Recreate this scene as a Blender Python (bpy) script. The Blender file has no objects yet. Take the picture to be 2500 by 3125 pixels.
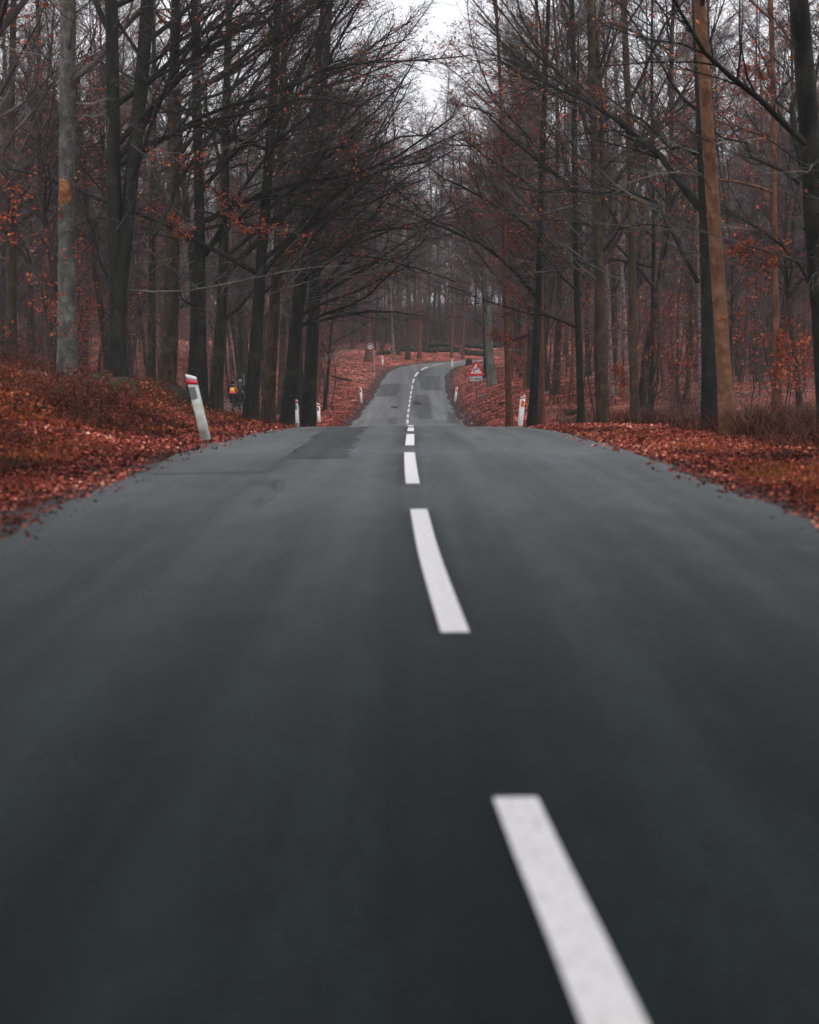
import bpy, bmesh, math, random
import numpy as np
from mathutils import Vector, Matrix

R = math.radians
sc = bpy.context.scene
COL = sc.collection

# ------------------------------------------------------------------ camera
EYE = 1.27
PITCH = R(6.2)
FPX = 5208.0            # focal length in pixels of the 2500 px wide photograph (50 mm on 24 mm)
cam_d = bpy.data.cameras.new("camera")
cam = bpy.data.objects.new("camera", cam_d); COL.objects.link(cam)
cam.location = (0, 0, EYE)
cam.rotation_euler = (math.pi / 2 - PITCH, 0, 0)
cam_d.sensor_fit = 'HORIZONTAL'; cam_d.sensor_width = 24.0; cam_d.lens = 50.0
cam_d.clip_start = 0.1; cam_d.clip_end = 2000
cam_d.dof.use_dof = True; cam_d.dof.focus_distance = 62.0; cam_d.dof.aperture_fstop = 1.7
sc.camera = cam

# ------------------------------------------------------------------ world, sun, exposure
SUN_EL, SUN_ROT = R(58), R(150)
w = bpy.data.worlds.new("World"); sc.world = w; w.use_nodes = True
nt = w.node_tree; nt.nodes.clear()
o_ = nt.nodes.new('ShaderNodeOutputWorld'); bg = nt.nodes.new('ShaderNodeBackground')
sky = nt.nodes.new('ShaderNodeTexSky'); sky.sky_type = 'NISHITA'; sky.sun_disc = False
# overcast: the sun only tints the veil of cloud
sky.sun_elevation = SUN_EL; sky.sun_rotation = SUN_ROT; sky.air_density = 1.0; sky.dust_density = 4.0; sky.ozone_density = 1.0
hs = nt.nodes.new('ShaderNodeHueSaturation'); hs.inputs['Saturation'].default_value = 0.10
mxw = nt.nodes.new('ShaderNodeMixRGB'); mxw.blend_type = 'MIX'; mxw.inputs['Fac'].default_value = 0.6
mxw.inputs['Color2'].default_value = (9.0, 9.0, 9.6, 1)      # even cloud layer
nt.links.new(sky.outputs[0], hs.inputs['Color']); nt.links.new(hs.outputs[0], mxw.inputs['Color1'])
nt.links.new(mxw.outputs[0], bg.inputs['Color']); nt.links.new(bg.outputs[0], o_.inputs['Surface'])
bg.inputs['Strength'].default_value = 0.145
sd = bpy.data.lights.new("sun", 'SUN'); sd.energy = 0.6; sd.angle = R(30); sd.color = (1.0, 0.96, 0.92)
sun = bpy.data.objects.new("sun", sd); COL.objects.link(sun)
sun.rotation_euler = (math.pi / 2 - SUN_EL, 0, math.pi - SUN_ROT)
sc.view_settings.view_transform = 'Standard'; sc.view_settings.look = 'None'
sc.view_settings.exposure = 0.36; sc.view_settings.gamma = 1.0
sc.cycles.max_bounces = 5; sc.cycles.diffuse_bounces = 3; sc.cycles.glossy_bounces = 2
sc.cycles.volume_bounces = 0; sc.cycles.transmission_bounces = 1; sc.cycles.transparent_max_bounces = 4
sc.cycles.use_denoising = True
sc.cycles.caustics_reflective = False; sc.cycles.caustics_refractive = False

rng = np.random.default_rng(7)
random.seed(7)

# ------------------------------------------------------------------ helpers
def tag(o, label=None, cat=None, group=None, kind=None):
    if label: o["label"] = label
    if cat: o["category"] = cat
    if group: o["group"] = group
    if kind: o["kind"] = kind
    return o

def mesh_np(name, verts, faces_list, mats=(), mat_idx=None, smooth=True, attrs=None):
    """faces_list: list of int arrays (n,k)"""
    me = bpy.data.meshes.new(name)
    verts = np.asarray(verts, dtype=np.float32)
    me.vertices.add(len(verts)); me.vertices.foreach_set('co', verts.ravel())
    faces_list = [np.asarray(f, dtype=np.int32) for f in faces_list if len(f)]
    nl = sum(f.size for f in faces_list); nf = sum(len(f) for f in faces_list)
    me.loops.add(nl); me.polygons.add(nf)
    li = np.concatenate([f.ravel() for f in faces_list])
    tot = np.concatenate([np.full(len(f), f.shape[1], np.int32) for f in faces_list])
    st = np.concatenate([[0], np.cumsum(tot)[:-1]]).astype(np.int32)
    me.loops.foreach_set('vertex_index', li)
    me.polygons.foreach_set('loop_start', st)
    me.polygons.foreach_set('loop_total', tot)
    for m in mats: me.materials.append(m)
    if mat_idx is not None: me.polygons.foreach_set('material_index', np.asarray(mat_idx, np.int32))
    me.polygons.foreach_set('use_smooth', np.full(nf, bool(smooth)))
    me.update(calc_edges=True)
    if attrs:
        for k, v in attrs.items():
            a = me.attributes.new(k, 'FLOAT', 'POINT'); a.data.foreach_set('value', np.asarray(v, np.float32))
    return me

def link(name, me, parent=None, loc=None):
    o = bpy.data.objects.new(name, me); COL.objects.link(o)
    if loc is not None: o.location = loc
    if parent is not None: o.parent = parent
    return o

def empty(name, loc, rz=0.0):
    o = bpy.data.objects.new(name, None); COL.objects.link(o)
    o.location = loc; o.rotation_euler = (0, 0, rz); o.empty_display_size = 0.3
    return o

def bm_obj(name, bm, mat, parent=None, smooth=False, bevel=0.0):
    if bevel:
        bmesh.ops.bevel(bm, geom=list(bm.edges), offset=bevel, segments=2, affect='EDGES', clamp_overlap=True)
    bmesh.ops.recalc_face_normals(bm, faces=bm.faces)
    me = bpy.data.meshes.new(name); bm.to_mesh(me); bm.free()
    if smooth:
        for p in me.polygons: p.use_smooth = True
    for m in (mat if isinstance(mat, (list, tuple)) else [mat]): me.materials.append(m)
    return link(name, me, parent)

def prism(bm, pts, y0, y1):
    """extrude polygon given in (x,z) between y0 and y1"""
    a = [bm.verts.new((x, y0, z)) for x, z in pts]; b = [bm.verts.new((x, y1, z)) for x, z in pts]
    n = len(pts)
    bm.faces.new(a); bm.faces.new(list(reversed(b)))
    for i in range(n): bm.faces.new((a[i], b[i], b[(i + 1) % n], a[(i + 1) % n]))

def norm(v): return v / np.maximum(np.linalg.norm(v, axis=-1, keepdims=True), 1e-9)

def tubes(pts, rad, sides):
    """pts (N,P,3), rad (N,P) -> verts, quads"""
    N, P, _ = pts.shape
    if N == 0: return np.zeros((0, 3)), np.zeros((0, 4), int)
    t = np.empty_like(pts); t[:, 1:-1] = pts[:, 2:] - pts[:, :-2]; t[:, 0] = pts[:, 1] - pts[:, 0]; t[:, -1] = pts[:, -1] - pts[:, -2]
    t = norm(t)
    ref = np.array([0.35, 0.86, 0.37]); ref = ref / np.linalg.norm(ref)
    a = norm(np.cross(t, ref)); b = np.cross(t, a)
    ang = np.arange(sides) * 2 * math.pi / sides
    ring = a[:, :, None, :] * np.cos(ang)[None, None, :, None] + b[:, :, None, :] * np.sin(ang)[None, None, :, None]
    v = pts[:, :, None, :] + ring * rad[:, :, None, None]
    idx = np.arange(N * P * sides).reshape(N, P, sides)
    q = np.stack([idx[:, :-1, :], np.roll(idx, -1, 2)[:, :-1, :], np.roll(idx, -1, 2)[:, 1:, :], idx[:, 1:, :]], -1)
    return v.reshape(-1, 3), q.reshape(-1, 4)

# ------------------------------------------------------------------ materials
def mat_new(name):
    m = bpy.data.materials.new(name); m.use_nodes = True
    n = m.node_tree.nodes; l = m.node_tree.links
    return m, n, l, n['Principled BSDF']

def mat_plain(name, col, rough=0.5, spec=0.5, var=0.12, scale=30, metal=0.0):
    m, n, l, p = mat_new(name)
    p.inputs['Roughness'].default_value = rough; p.inputs['Metallic'].default_value = metal
    p.inputs['Specular IOR Level'].default_value = spec
    tc = n.new('ShaderNodeTexCoord'); no = n.new('ShaderNodeTexNoise'); no.inputs['Scale'].default_value = scale
    no.inputs['Detail'].default_value = 4
    r = n.new('ShaderNodeValToRGB')
    r.color_ramp.elements[0].position = 0.3; r.color_ramp.elements[1].position = 0.7
    r.color_ramp.elements[0].color = tuple(c * (1 - var) for c in col) + (1,)
    r.color_ramp.elements[1].color = tuple(min(1, c * (1 + var)) for c in col) + (1,)
    l.new(tc.outputs['Object'], no.inputs['Vector']); l.new(no.outputs[0], r.inputs[0]); l.new(r.outputs[0], p.inputs['Base Color'])
    return m

def ramp(n, stops):
    r = n.new('ShaderNodeValToRGB'); cr = r.color_ramp
    while len(cr.elements) < len(stops): cr.elements.new(0.5)
    for e, (pos, c) in zip(cr.elements, stops): e.position = pos; e.color = tuple(c) + (1,)
    return r

def mat_bark(name, c1, c2, c3, stretch=0.25, scale=7.0, moss=0.0, bump=0.35):
    m, n, l, p = mat_new(name)
    p.inputs['Roughness'].default_value = 0.85; p.inputs['Specular IOR Level'].default_value = 0.1
    tc = n.new('ShaderNodeTexCoord'); mp = n.new('ShaderNodeMapping'); mp.inputs['Scale'].default_value = (1, 1, stretch)
    no = n.new('ShaderNodeTexNoise'); no.inputs['Scale'].default_value = scale; no.inputs['Detail'].default_value = 6; no.inputs['Roughness'].default_value = 0.65
    l.new(tc.outputs['Object'], mp.inputs['Vector']); l.new(mp.outputs[0], no.inputs['Vector'])
    r = ramp(n, [(0.32, c1), (0.5, c2), (0.68, c3)])
    l.new(no.outputs[0], r.inputs[0])
    out = r.outputs[0]
    if moss > 0:
        n2 = n.new('ShaderNodeTexNoise'); n2.inputs['Scale'].default_value = 1.3; n2.inputs['Detail'].default_value = 5
        l.new(tc.outputs['Object'], n2.inputs['Vector'])
        mr = n.new('ShaderNodeMapRange'); mr.inputs[1].default_value = 0.48; mr.inputs[2].default_value = 0.66; mr.inputs[4].default_value = moss
        l.new(n2.outputs[0], mr.inputs[0])
        mx = n.new('ShaderNodeMixRGB'); mx.inputs['Color2'].default_value = (0.045, 0.05, 0.018, 1)
        l.new(mr.outputs[0], mx.inputs['Fac']); l.new(out, mx.inputs['Color1']); out = mx.outputs[0]
    n5 = n.new('ShaderNodeTexNoise'); n5.inputs['Scale'].default_value = 3.1; n5.inputs['Detail'].default_value = 7; n5.inputs['Roughness'].default_value = .7
    l.new(tc.outputs['Object'], n5.inputs['Vector'])
    m5 = n.new('ShaderNodeMapRange'); m5.inputs[1].default_value = .52; m5.inputs[2].default_value = .62; m5.inputs[4].default_value = .55; l.new(n5.outputs[0], m5.inputs[0])
    x5 = n.new('ShaderNodeMixRGB'); x5.inputs['Color2'].default_value = tuple(min(.6, c * 1.35 + .008) for c in c3) + (1,); l.new(m5.outputs[0], x5.inputs[0]); l.new(out, x5.inputs[1]); out = x5.outputs[0]   # lichen
    l.new(out, p.inputs['Base Color'])
    bp = n.new('ShaderNodeBump'); bp.inputs['Strength'].default_value = bump; bp.inputs['Distance'].default_value = 0.03
    l.new(no.outputs[0], bp.inputs['Height']); l.new(bp.outputs[0], p.inputs['Normal'])
    return m

BARK_DARK = mat_bark('bark_dark', (0.007, 0.0078, 0.0072), (0.0145, 0.0155, 0.014), (0.028, 0.029, 0.026), moss=0.25)
BARK_BROWN = mat_bark('bark_brown', (0.020, 0.014, 0.009), (0.045, 0.031, 0.020), (0.085, 0.060, 0.040), moss=0.35)
BARK_GREY = mat_bark('bark_grey', (0.035, 0.037, 0.033), (0.085, 0.088, 0.078), (0.17, 0.168, 0.15), stretch=0.5, scale=4, moss=0.2, bump=0.15)
BARK_OCHRE = mat_bark('bark_ochre', (0.07, 0.03, 0.017), (0.165, 0.082, 0.046), (0.24, 0.13, 0.078), stretch=0.9, scale=4, moss=0.1, bump=0.15)
BARK_RED = mat_bark('bark_reddish', (0.05, 0.022, 0.014), (0.11, 0.048, 0.03), (0.17, 0.08, 0.05), moss=0.2)
BARK_BIRCH = mat_bark('bark_birch', (0.035, 0.022, 0.018), (0.16, 0.115, 0.10), (0.32, 0.26, 0.24), stretch=2.2, scale=5, bump=0.1)
BARK_MOSSY = mat_bark('bark_mossy', (0.012, 0.0125, 0.008), (0.026, 0.027, 0.017), (0.05, 0.051, 0.036), moss=0.3)
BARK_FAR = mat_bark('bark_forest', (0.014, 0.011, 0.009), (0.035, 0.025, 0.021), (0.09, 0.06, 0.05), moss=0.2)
BARK_PALE = mat_bark('bark_pale_green', (0.06, 0.07, 0.055), (0.115, 0.13, 0.10), (0.18, 0.195, 0.155), stretch=0.4, scale=3, bump=0.1)
WOUND = mat_bark('bare_wood', (0.10, 0.035, 0.012), (0.26, 0.10, 0.035), (0.36, 0.17, 0.07), stretch=0.3, scale=12, bump=0.2)

def mat_twig(name, a, b, c):
    m, n, l, p = mat_new(name)
    p.inputs['Roughness'].default_value = 0.8; p.inputs['Specular IOR Level'].default_value = 0.3
    tc = n.new('ShaderNodeTexCoord'); no = n.new('ShaderNodeTexNoise'); no.inputs['Scale'].default_value = 0.9; no.inputs['Detail'].default_value = 3
    l.new(tc.outputs['Object'], no.inputs['Vector'])
    r = ramp(n, [(0.35, a), (0.52, b), (0.7, c)])
    l.new(no.outputs[0], r.inputs[0]); l.new(r.outputs[0], p.inputs['Base Color'])
    return m
TWIG = mat_twig('twig_dark', (0.010, 0.009, 0.008), (0.022, 0.019, 0.018), (0.12, 0.12, 0.115))
TWIG_R = mat_twig('twig_reddish', (0.020, 0.015, 0.014), (0.052, 0.035, 0.033), (0.15, 0.13, 0.13))
TWIG_L = mat_twig('twig_light', (0.03, 0.028, 0.026), (0.10, 0.10, 0.095), (0.27, 0.235, 0.21))
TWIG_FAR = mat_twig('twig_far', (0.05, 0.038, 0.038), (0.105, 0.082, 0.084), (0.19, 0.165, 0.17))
TWIG_PALE = mat_twig('twig_pale', (0.10, 0.09, 0.08), (0.22, 0.2, 0.18), (0.36, 0.33, 0.3))

def mat_leaf(name, stops, trans=0.25):
    m, n, l, p = mat_new(name)
    at = n.new('ShaderNodeAttribute'); at.attribute_name = 'tone'
    r = ramp(n, stops); l.new(at.outputs['Fac'], r.inputs[0]); l.new(r.outputs[0], p.inputs['Base Color'])
    p.inputs['Roughness'].default_value = 0.6; p.inputs['Specular IOR Level'].default_value = 0.22 if 'leaf' in name else 0.04
    tr = n.new('ShaderNodeBsdfTranslucent'); l.new(r.outputs[0], tr.inputs[0])
    ms = n.new('ShaderNodeMixShader'); ms.inputs[0].default_value = trans
    out = n['Material Output']; l.new(p.outputs[0], ms.inputs[1]); l.new(tr.outputs[0], ms.inputs[2]); l.new(ms.outputs[0], out.inputs['Surface'])
    return m
LEAF = mat_leaf('leaf_copper', [(0.0, (0.13, 0.022, 0.010)), (0.4, (0.34, 0.062, 0.025)), (0.75, (0.55, 0.12, 0.05)), (1.0, (0.75, 0.33, 0.10))], 0.35)
LEAF_B = mat_leaf('leaf_bank', [(0.0, (0.045, 0.012, 0.006)), (0.45, (0.15, 0.032, 0.013)), (0.8, (0.38, 0.085, 0.03)), (1.0, (0.60, 0.24, 0.08))], 0.25)
LITTER = mat_leaf('leaf_litter', [(0.0, (0.022, 0.008, 0.005)), (0.25, (0.085, 0.017, 0.010)), (0.5, (0.26, 0.046, 0.026)), (0.72, (0.56, 0.125, 0.075)), (0.88, (0.78, 0.28, 0.20)), (1.0, (0.86, 0.55, 0.40))], 0.1)
GRASS_M = mat_leaf('dry_grass', [(0.0, (0.05, 0.02, 0.008)), (0.4, (0.20, 0.05, 0.016)), (0.7, (0.34, 0.11, 0.03)), (0.85, (0.13, 0.10, 0.02)), (1.0, (0.50, 0.28, 0.08))], 0.25)
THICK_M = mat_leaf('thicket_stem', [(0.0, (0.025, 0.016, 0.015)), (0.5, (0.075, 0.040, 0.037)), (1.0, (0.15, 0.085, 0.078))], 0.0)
GRASS_D = mat_leaf('bank_grass', [(0.0, (0.008, 0.007, 0.005)), (0.5, (0.025, 0.013, 0.008)), (0.75, (0.13, 0.04, 0.014)), (0.92, (0.28, 0.09, 0.03)), (1.0, (0.09, 0.09, 0.03))], 0.2)
BRUSH_M = mat_leaf('brush_stem', [(0.0, (0.012, 0.008, 0.006)), (0.5, (0.05, 0.02, 0.014)), (0.85, (0.12, 0.042, 0.028)), (1.0, (0.20, 0.14, 0.10))], 0.0)
MOSS_M = mat_leaf('moss', [(0.0, (0.02, 0.022, 0.008)), (0.5, (0.06, 0.065, 0.015)), (1.0, (0.14, 0.13, 0.03))], 0.2)

# ------------------------------------------------------------------ road line and profile
CY = np.array([-40, -20, 0, 3, 4.5, 7, 9.5, 12, 14.5, 19.5, 24, 30, 40, 60, 82, 97, 112, 127, 134.5, 142, 147, 150, 154.3, 157, 161, 163.2, 168, 170, 174.7, 180, 185, 189.5, 193, 196, 198.5, 200, 201])
CX = np.array([2.4, 1.45, .52, .373, .285, .19, .11, .065, .028, .0, .008, .02, .03, -.05, -.095, -.07, .01, .105, .165, .28, .38, .50, .80, 1.05, 1.62, 2.0, 3.1, 3.75, 5.4, 7.7, 10.4, 14, 19, 26, 36, 52, 80])
def catmull(P, n):
    out = []
    P = np.asarray(P, float)
    for i in range(len(P) - 1):
        p0 = P[max(i - 1, 0)]; p1 = P[i]; p2 = P[i + 1]; p3 = P[min(i + 2, len(P) - 1)]
        d = np.linalg.norm(p2 - p1); k = max(2, int(d / n))
        t1 = (p2 - p0) / max(np.linalg.norm(p2 - p0), 1e-6) * d; t2 = (p3 - p1) / max(np.linalg.norm(p3 - p1), 1e-6) * d
        for t in np.arange(k) / k:
            h00 = 2*t**3 - 3*t**2 + 1; h10 = t**3 - 2*t**2 + t; h01 = -2*t**3 + 3*t**2; h11 = t**3 - t**2
            out.append(h00*p1 + h10*t1 + h01*p2 + h11*t2)
    out.append(P[-1]); return np.array(out)
CL = catmull(np.stack([CX, CY], 1), 0.25)
seg = np.linalg.norm(np.diff(CL, axis=0), axis=1); CS = np.concatenate([[0], np.cumsum(seg)])
CS = CS - np.interp(0.0, CL[:, 1], CS)          # station 0 under the camera
PZD = np.array([-40, 0, 5, 8, 12, 14.5, 19.5, 22, 27, 30, 34.5, 37, 41, 45, 50, 60, 70, 82, 87, 94.5, 102, 109.5, 117, 124.5, 132, 139.5, 147, 154.5, 161, 170, 180, 195, 260])
PZ = -np.array([0, 0, 0, 0, .012, .07, .16, .265, .425, .555, .765, .89, 1.09, 1.34, 1.70, 2.42, 3.0, 3.37, 3.44, 3.55, 3.61, 3.66, 3.71, 3.73, 3.68, 3.50, 3.19, 2.80, 2.52, 2.36, 2.27, 2.2, 2.2])
_k = np.exp(-np.linspace(-2, 2, 21) ** 2); _k /= _k.sum()
_yy = np.arange(-40, 260, 0.25); _zz = np.interp(_yy, PZD, PZ)
_zs = np.convolve(np.pad(_zz, 10, mode='edge'), _k, 'valid')
def road_z_y(y): return np.interp(y, _yy, _zs)
CZ = road_z_y(CL[:, 1])
tx = np.gradient(CL[:, 0]); ty = np.gradient(CL[:, 1]); tl = np.hypot(tx, ty); TX, TY = tx / tl, ty / tl
HW = 2.6
def at_s(s, u, dz=0.0):
    """road coordinates (station, offset to the right) -> world"""
    s = np.asarray(s, float); u = np.asarray(u, float)
    x = np.interp(s, CS, CL[:, 0]); y = np.interp(s, CS, CL[:, 1]); z = np.interp(s, CS, CZ)
    a = np.interp(s, CS, TX); b = np.interp(s, CS, TY); l_ = np.hypot(a, b); a, b = a / l_, b / l_
    return np.stack([x + b * u, y - a * u, z - 0.012 * np.abs(u) + dz], -1)

def near_road(x, y):
    """signed offset, road height, station"""
    x = np.atleast_1d(np.asarray(x, float)); y = np.atleast_1d(np.asarray(y, float))
    u = np.empty(len(x)); z = np.empty(len(x)); s = np.empty(len(x))
    C = CL[::3]
    for i in range(0, len(x), 4000):
        dx = x[i:i+4000, None] - C[None, :, 0]; dy = y[i:i+4000, None] - C[None, :, 1]
        d2 = dx * dx + dy * dy; k = np.argmin(d2, 1); r = np.arange(len(k))
        side = dx[r, k] * TY[::3][k] - dy[r, k] * TX[::3][k]
        u[i:i+4000] = np.where(side >= 0, 1, -1) * np.sqrt(d2[r, k]); z[i:i+4000] = CZ[::3][k]; s[i:i+4000] = CS[::3][k]
    return u, z, s

def sm(x, a, b):
    t = np.clip((x - a) / (b - a), 0, 1); return t * t * (3 - 2 * t)

def vnoise(x, y, f, seed=0):
    x = x * f; y = y * f; xi = np.floor(x).astype(int); yi = np.floor(y).astype(int); xf = x - xi; yf = y - yi
    def h(a, b): return np.modf(np.abs(np.sin(a * 127.1 + b * 311.7 + seed * 74.7) * 43758.5453))[0]
    u = xf * xf * (3 - 2 * xf); v = yf * yf * (3 - 2 * yf)
    return (h(xi, yi) * (1 - u) + h(xi + 1, yi) * u) * (1 - v) + (h(xi, yi + 1) * (1 - u) + h(xi + 1, yi + 1) * u) * v

def ground(x, y, full=False):
    x = np.atleast_1d(np.asarray(x, float)); y = np.atleast_1d(np.asarray(y, float))
    u, rz, s = near_road(x, y)
    v = np.abs(u) - HW
    z = rz - 0.05
    left = u < 0
    AL = np.interp(v, [0, .5, 1.6, 3.0, 4.5, 6.5, 9, 11, 30], [0, -.04, .10, .42, .78, 1.3, 1.9, 2.3, 3.0])
    fl = 1 - sm(y, 64, 88)
    near_l = 1 - 0.45 * (1 - sm(y, 10, 24))
    AL = AL * fl * near_l
    # beyond: gentle leaf slope, rising into the hill
    BL = np.interp(v, [0, .6, 3, 10, 40], [0, 0, .35, 1.0, 4.0]) * sm(y, 112, 150) + np.interp(v, [0, .6, 4, 8, 16, 60], [0, 0, .05, .12, .9, 5]) * sm(y, 70, 95) * (1 - sm(y, 112, 150))
    AR = np.interp(v, [0, .5, 3, 8, 30], [0, -.04, -.02, .05, .8]) * (1 - sm(y, 40, 70))
    BR = np.interp(v, [0, .3, .9, 3.2, 8, 40], [0, 0.02, .40, 1.3, 1.7, 2.6]) * sm(y, 52, 80) * (1 - 0.55 * sm(y, 128, 165)) * (1 - .7 * sm(y, 165, 195))
    BL = BL * (1 - .85 * sm(y, 160, 195))
    z = z + np.where(left, AL + BL, AR + BR)
    hill = np.interp(y, [170, 188, 200, 215, 235, 260, 400], [0, .25, 1.1, 2.2, 3.2, 3.7, 5.0])
    z = z + hill * sm(v, 0.5, 6)
    bump = (vnoise(x, y, .9, 1) - .5) * .16 + (vnoise(x, y, 2.7, 2) - .5) * .07 + (vnoise(x, y, .22, 3) - .5) * .5 * sm(v, 3, 12)
    z = z + bump * sm(v, 0.1, 1.2)
    z = np.where(v < 0, rz - 0.05 - 0.2 * sm(-v, 0, 0.5), z)
    if full: return z, u, v, s
    return z
def gz(x, y): return float(ground(x, y)[0])

def ray(px, py):
    a = (px - 1250.0) / FPX; b = -(py - 1562.5) / FPX
    c, s_ = math.cos(PITCH), math.sin(PITCH)
    return np.array([a, c + b * s_, -s_ + b * c])
def unproj(px, py, d):
    """point seen at photo pixel (px,py) at ground distance d"""
    r = ray(px, py); t = d / r[1]; return np.array([r[0] * t, d, EYE + r[2] * t])
def pix_road(px, py):
    r = ray(px, py); y = np.arange(2.5, 200, 0.02); z = EYE + r[2] / r[1] * y
    k = np.argmax(z < road_z_y(y)); return r[0] / r[1] * y[k], y[k]

# ------------------------------------------------------------------ ground sheet
gx = np.concatenate([-np.geomspace(9, 138, 36)[::-1], np.arange(-8.75, 8.9, 0.25), np.geomspace(9, 138, 36)])
gy = np.concatenate([np.arange(-60, 4, 4.0), np.arange(4, 40, 0.35), np.arange(40, 215, 0.6), np.geomspace(216, 390, 30)])
X, Y = np.meshgrid(gx, gy); Z, U, V, S = ground(X.ravel(), Y.ravel(), True)
ii = np.arange(len(gx) * len(gy)).reshape(len(gy), len(gx))
q = np.stack([ii[:-1, :-1], ii[:-1, 1:], ii[1:, 1:], ii[1:, :-1]], -1).reshape(-1, 4)

def mat_ground():
    m, n, l, p = mat_new('forest_floor')
    tc = n.new('ShaderNodeTexCoord')
    vo = n.new('ShaderNodeTexVoronoi'); vo.inputs['Scale'].default_value = 11; vo.feature = 'F1'
    v2 = n.new('ShaderNodeTexVoronoi'); v2.inputs['Scale'].default_value = 3.3
    n1 = n.new('ShaderNodeTexNoise'); n1.inputs['Scale'].default_value = 1.1; n1.inputs['Detail'].default_value = 7; n1.inputs['Roughness'].default_value = .7
    n3 = n.new('ShaderNodeTexNoise'); n3.inputs['Scale'].default_value = .22; n3.inputs['Detail'].default_value = 4
    for t in (vo, v2, n1, n3): l.new(tc.outputs['Object'], t.inputs['Vector'])
    sp = n.new('ShaderNodeSeparateColor'); l.new(vo.outputs['Color'], sp.inputs[0])
    s2 = n.new('ShaderNodeSeparateColor'); l.new(v2.outputs['Color'], s2.inputs[0])
    a = n.new('ShaderNodeMath'); a.operation = 'MULTIPLY_ADD'; a.inputs[1].default_value = .42; l.new(sp.outputs[0], a.inputs[0])
    b = n.new('ShaderNodeMath'); b.operation = 'MULTIPLY_ADD'; b.inputs[1].default_value = .22; b.inputs[2].default_value = -.28; l.new(s2.outputs[0], b.inputs[0])
    l.new(b.outputs[0], a.inputs[2])
    c = n.new('ShaderNodeMath'); c.operation = 'MULTIPLY_ADD'; c.inputs[1].default_value = 2.1; l.new(n1.outputs[0], c.inputs[0]); a2 = n.new('ShaderNodeMath'); a2.operation = 'ADD'; a2.inputs[1].default_value = -.45; l.new(a.outputs[0], a2.inputs[0]); l.new(a2.outputs[0], c.inputs[2])
    r = ramp(n, [(0.12, (0.022, 0.009, 0.007)), (0.36, (0.085, 0.021, 0.014)), (0.56, (0.24, 0.048, 0.030)), (0.78, (0.50, 0.12, 0.08)), (0.98, (0.72, 0.27, 0.20))])
    l.new(c.outputs[0], r.inputs[0])
    # green / ochre patches
    mr = n.new('ShaderNodeMapRange'); mr.inputs[1].default_value = .50; mr.inputs[2].default_value = .62; mr.inputs[4].default_value = .7; l.new(n3.outputs[0], mr.inputs[0])
    mx = n.new('ShaderNodeMixRGB'); mx.inputs['Color2'].default_value = (0.05, 0.026, 0.012, 1); l.new(mr.outputs[0], mx.inputs[0]); l.new(r.outputs[0], mx.inputs[1])
    # dark soil strip next to the asphalt
    at = n.new('ShaderNodeAttribute'); at.attribute_name = 'edge'
    e = n.new('ShaderNodeMath'); e.operation = 'MULTIPLY_ADD'; e.inputs[1].default_value = -1.2; l.new(n1.outputs[0], e.inputs[0]); l.new(at.outputs['Fac'], e.inputs[2])
    me_ = n.new('ShaderNodeMapRange'); me_.inputs[1].default_value = .0; me_.inputs[2].default_value = .55; me_.inputs[3].default_value = 1; me_.inputs[4].default_value = 0; l.new(e.outputs[0], me_.inputs[0])
    m2 = n.new('ShaderNodeMixRGB'); m2.inputs['Color2'].default_value = (0.030, 0.020, 0.018, 1); l.new(me_.outputs[0], m2.inputs[0]); l.new(mx.outputs[0], m2.inputs[1])
    a3 = n.new('ShaderNodeAttribute'); a3.attribute_name = 'floor_shade'     # shade painted dark under the right-hand trees and below the bank brambles
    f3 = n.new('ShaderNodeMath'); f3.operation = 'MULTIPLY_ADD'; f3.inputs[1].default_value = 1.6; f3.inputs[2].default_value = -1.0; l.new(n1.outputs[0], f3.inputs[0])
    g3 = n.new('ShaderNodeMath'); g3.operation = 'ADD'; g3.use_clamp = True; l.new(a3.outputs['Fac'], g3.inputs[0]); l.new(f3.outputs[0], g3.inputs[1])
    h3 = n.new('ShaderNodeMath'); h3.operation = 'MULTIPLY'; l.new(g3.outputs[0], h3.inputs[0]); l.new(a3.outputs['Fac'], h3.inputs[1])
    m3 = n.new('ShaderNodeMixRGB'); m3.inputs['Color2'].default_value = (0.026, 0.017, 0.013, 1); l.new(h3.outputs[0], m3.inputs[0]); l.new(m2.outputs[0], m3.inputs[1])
    l.new(m3.outputs[0], p.inputs['Base Color'])
    p.inputs['Roughness'].default_value = .75; p.inputs['Specular IOR Level'].default_value = .25
    bp = n.new('ShaderNodeBump'); bp.inputs['Strength'].default_value = .7; bp.inputs['Distance'].default_value = .06
    l.new(c.outputs[0], bp.inputs['Height']); l.new(bp.outputs[0], p.inputs['Normal'])
    return m
g = link('ground', mesh_np('ground', np.stack([X.ravel(), Y.ravel(), Z], 1), [q], [mat_ground()], attrs={'edge': V, 'floor_shade': np.where(U > 0, np.maximum(sm(V, 2.0, 3.4) * (1 - sm(Y.ravel(), 62, 85)), .85 * sm(V, 4.5, 8) * (Y.ravel() < 185)), np.maximum(sm(V, 2.2, 4.0) * (1 - sm(Y.ravel(), 50, 66)) * .8, .75 * sm(V, 7, 11) * (Y.ravel() < 185)))}))
tag(g, kind='structure')

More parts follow.
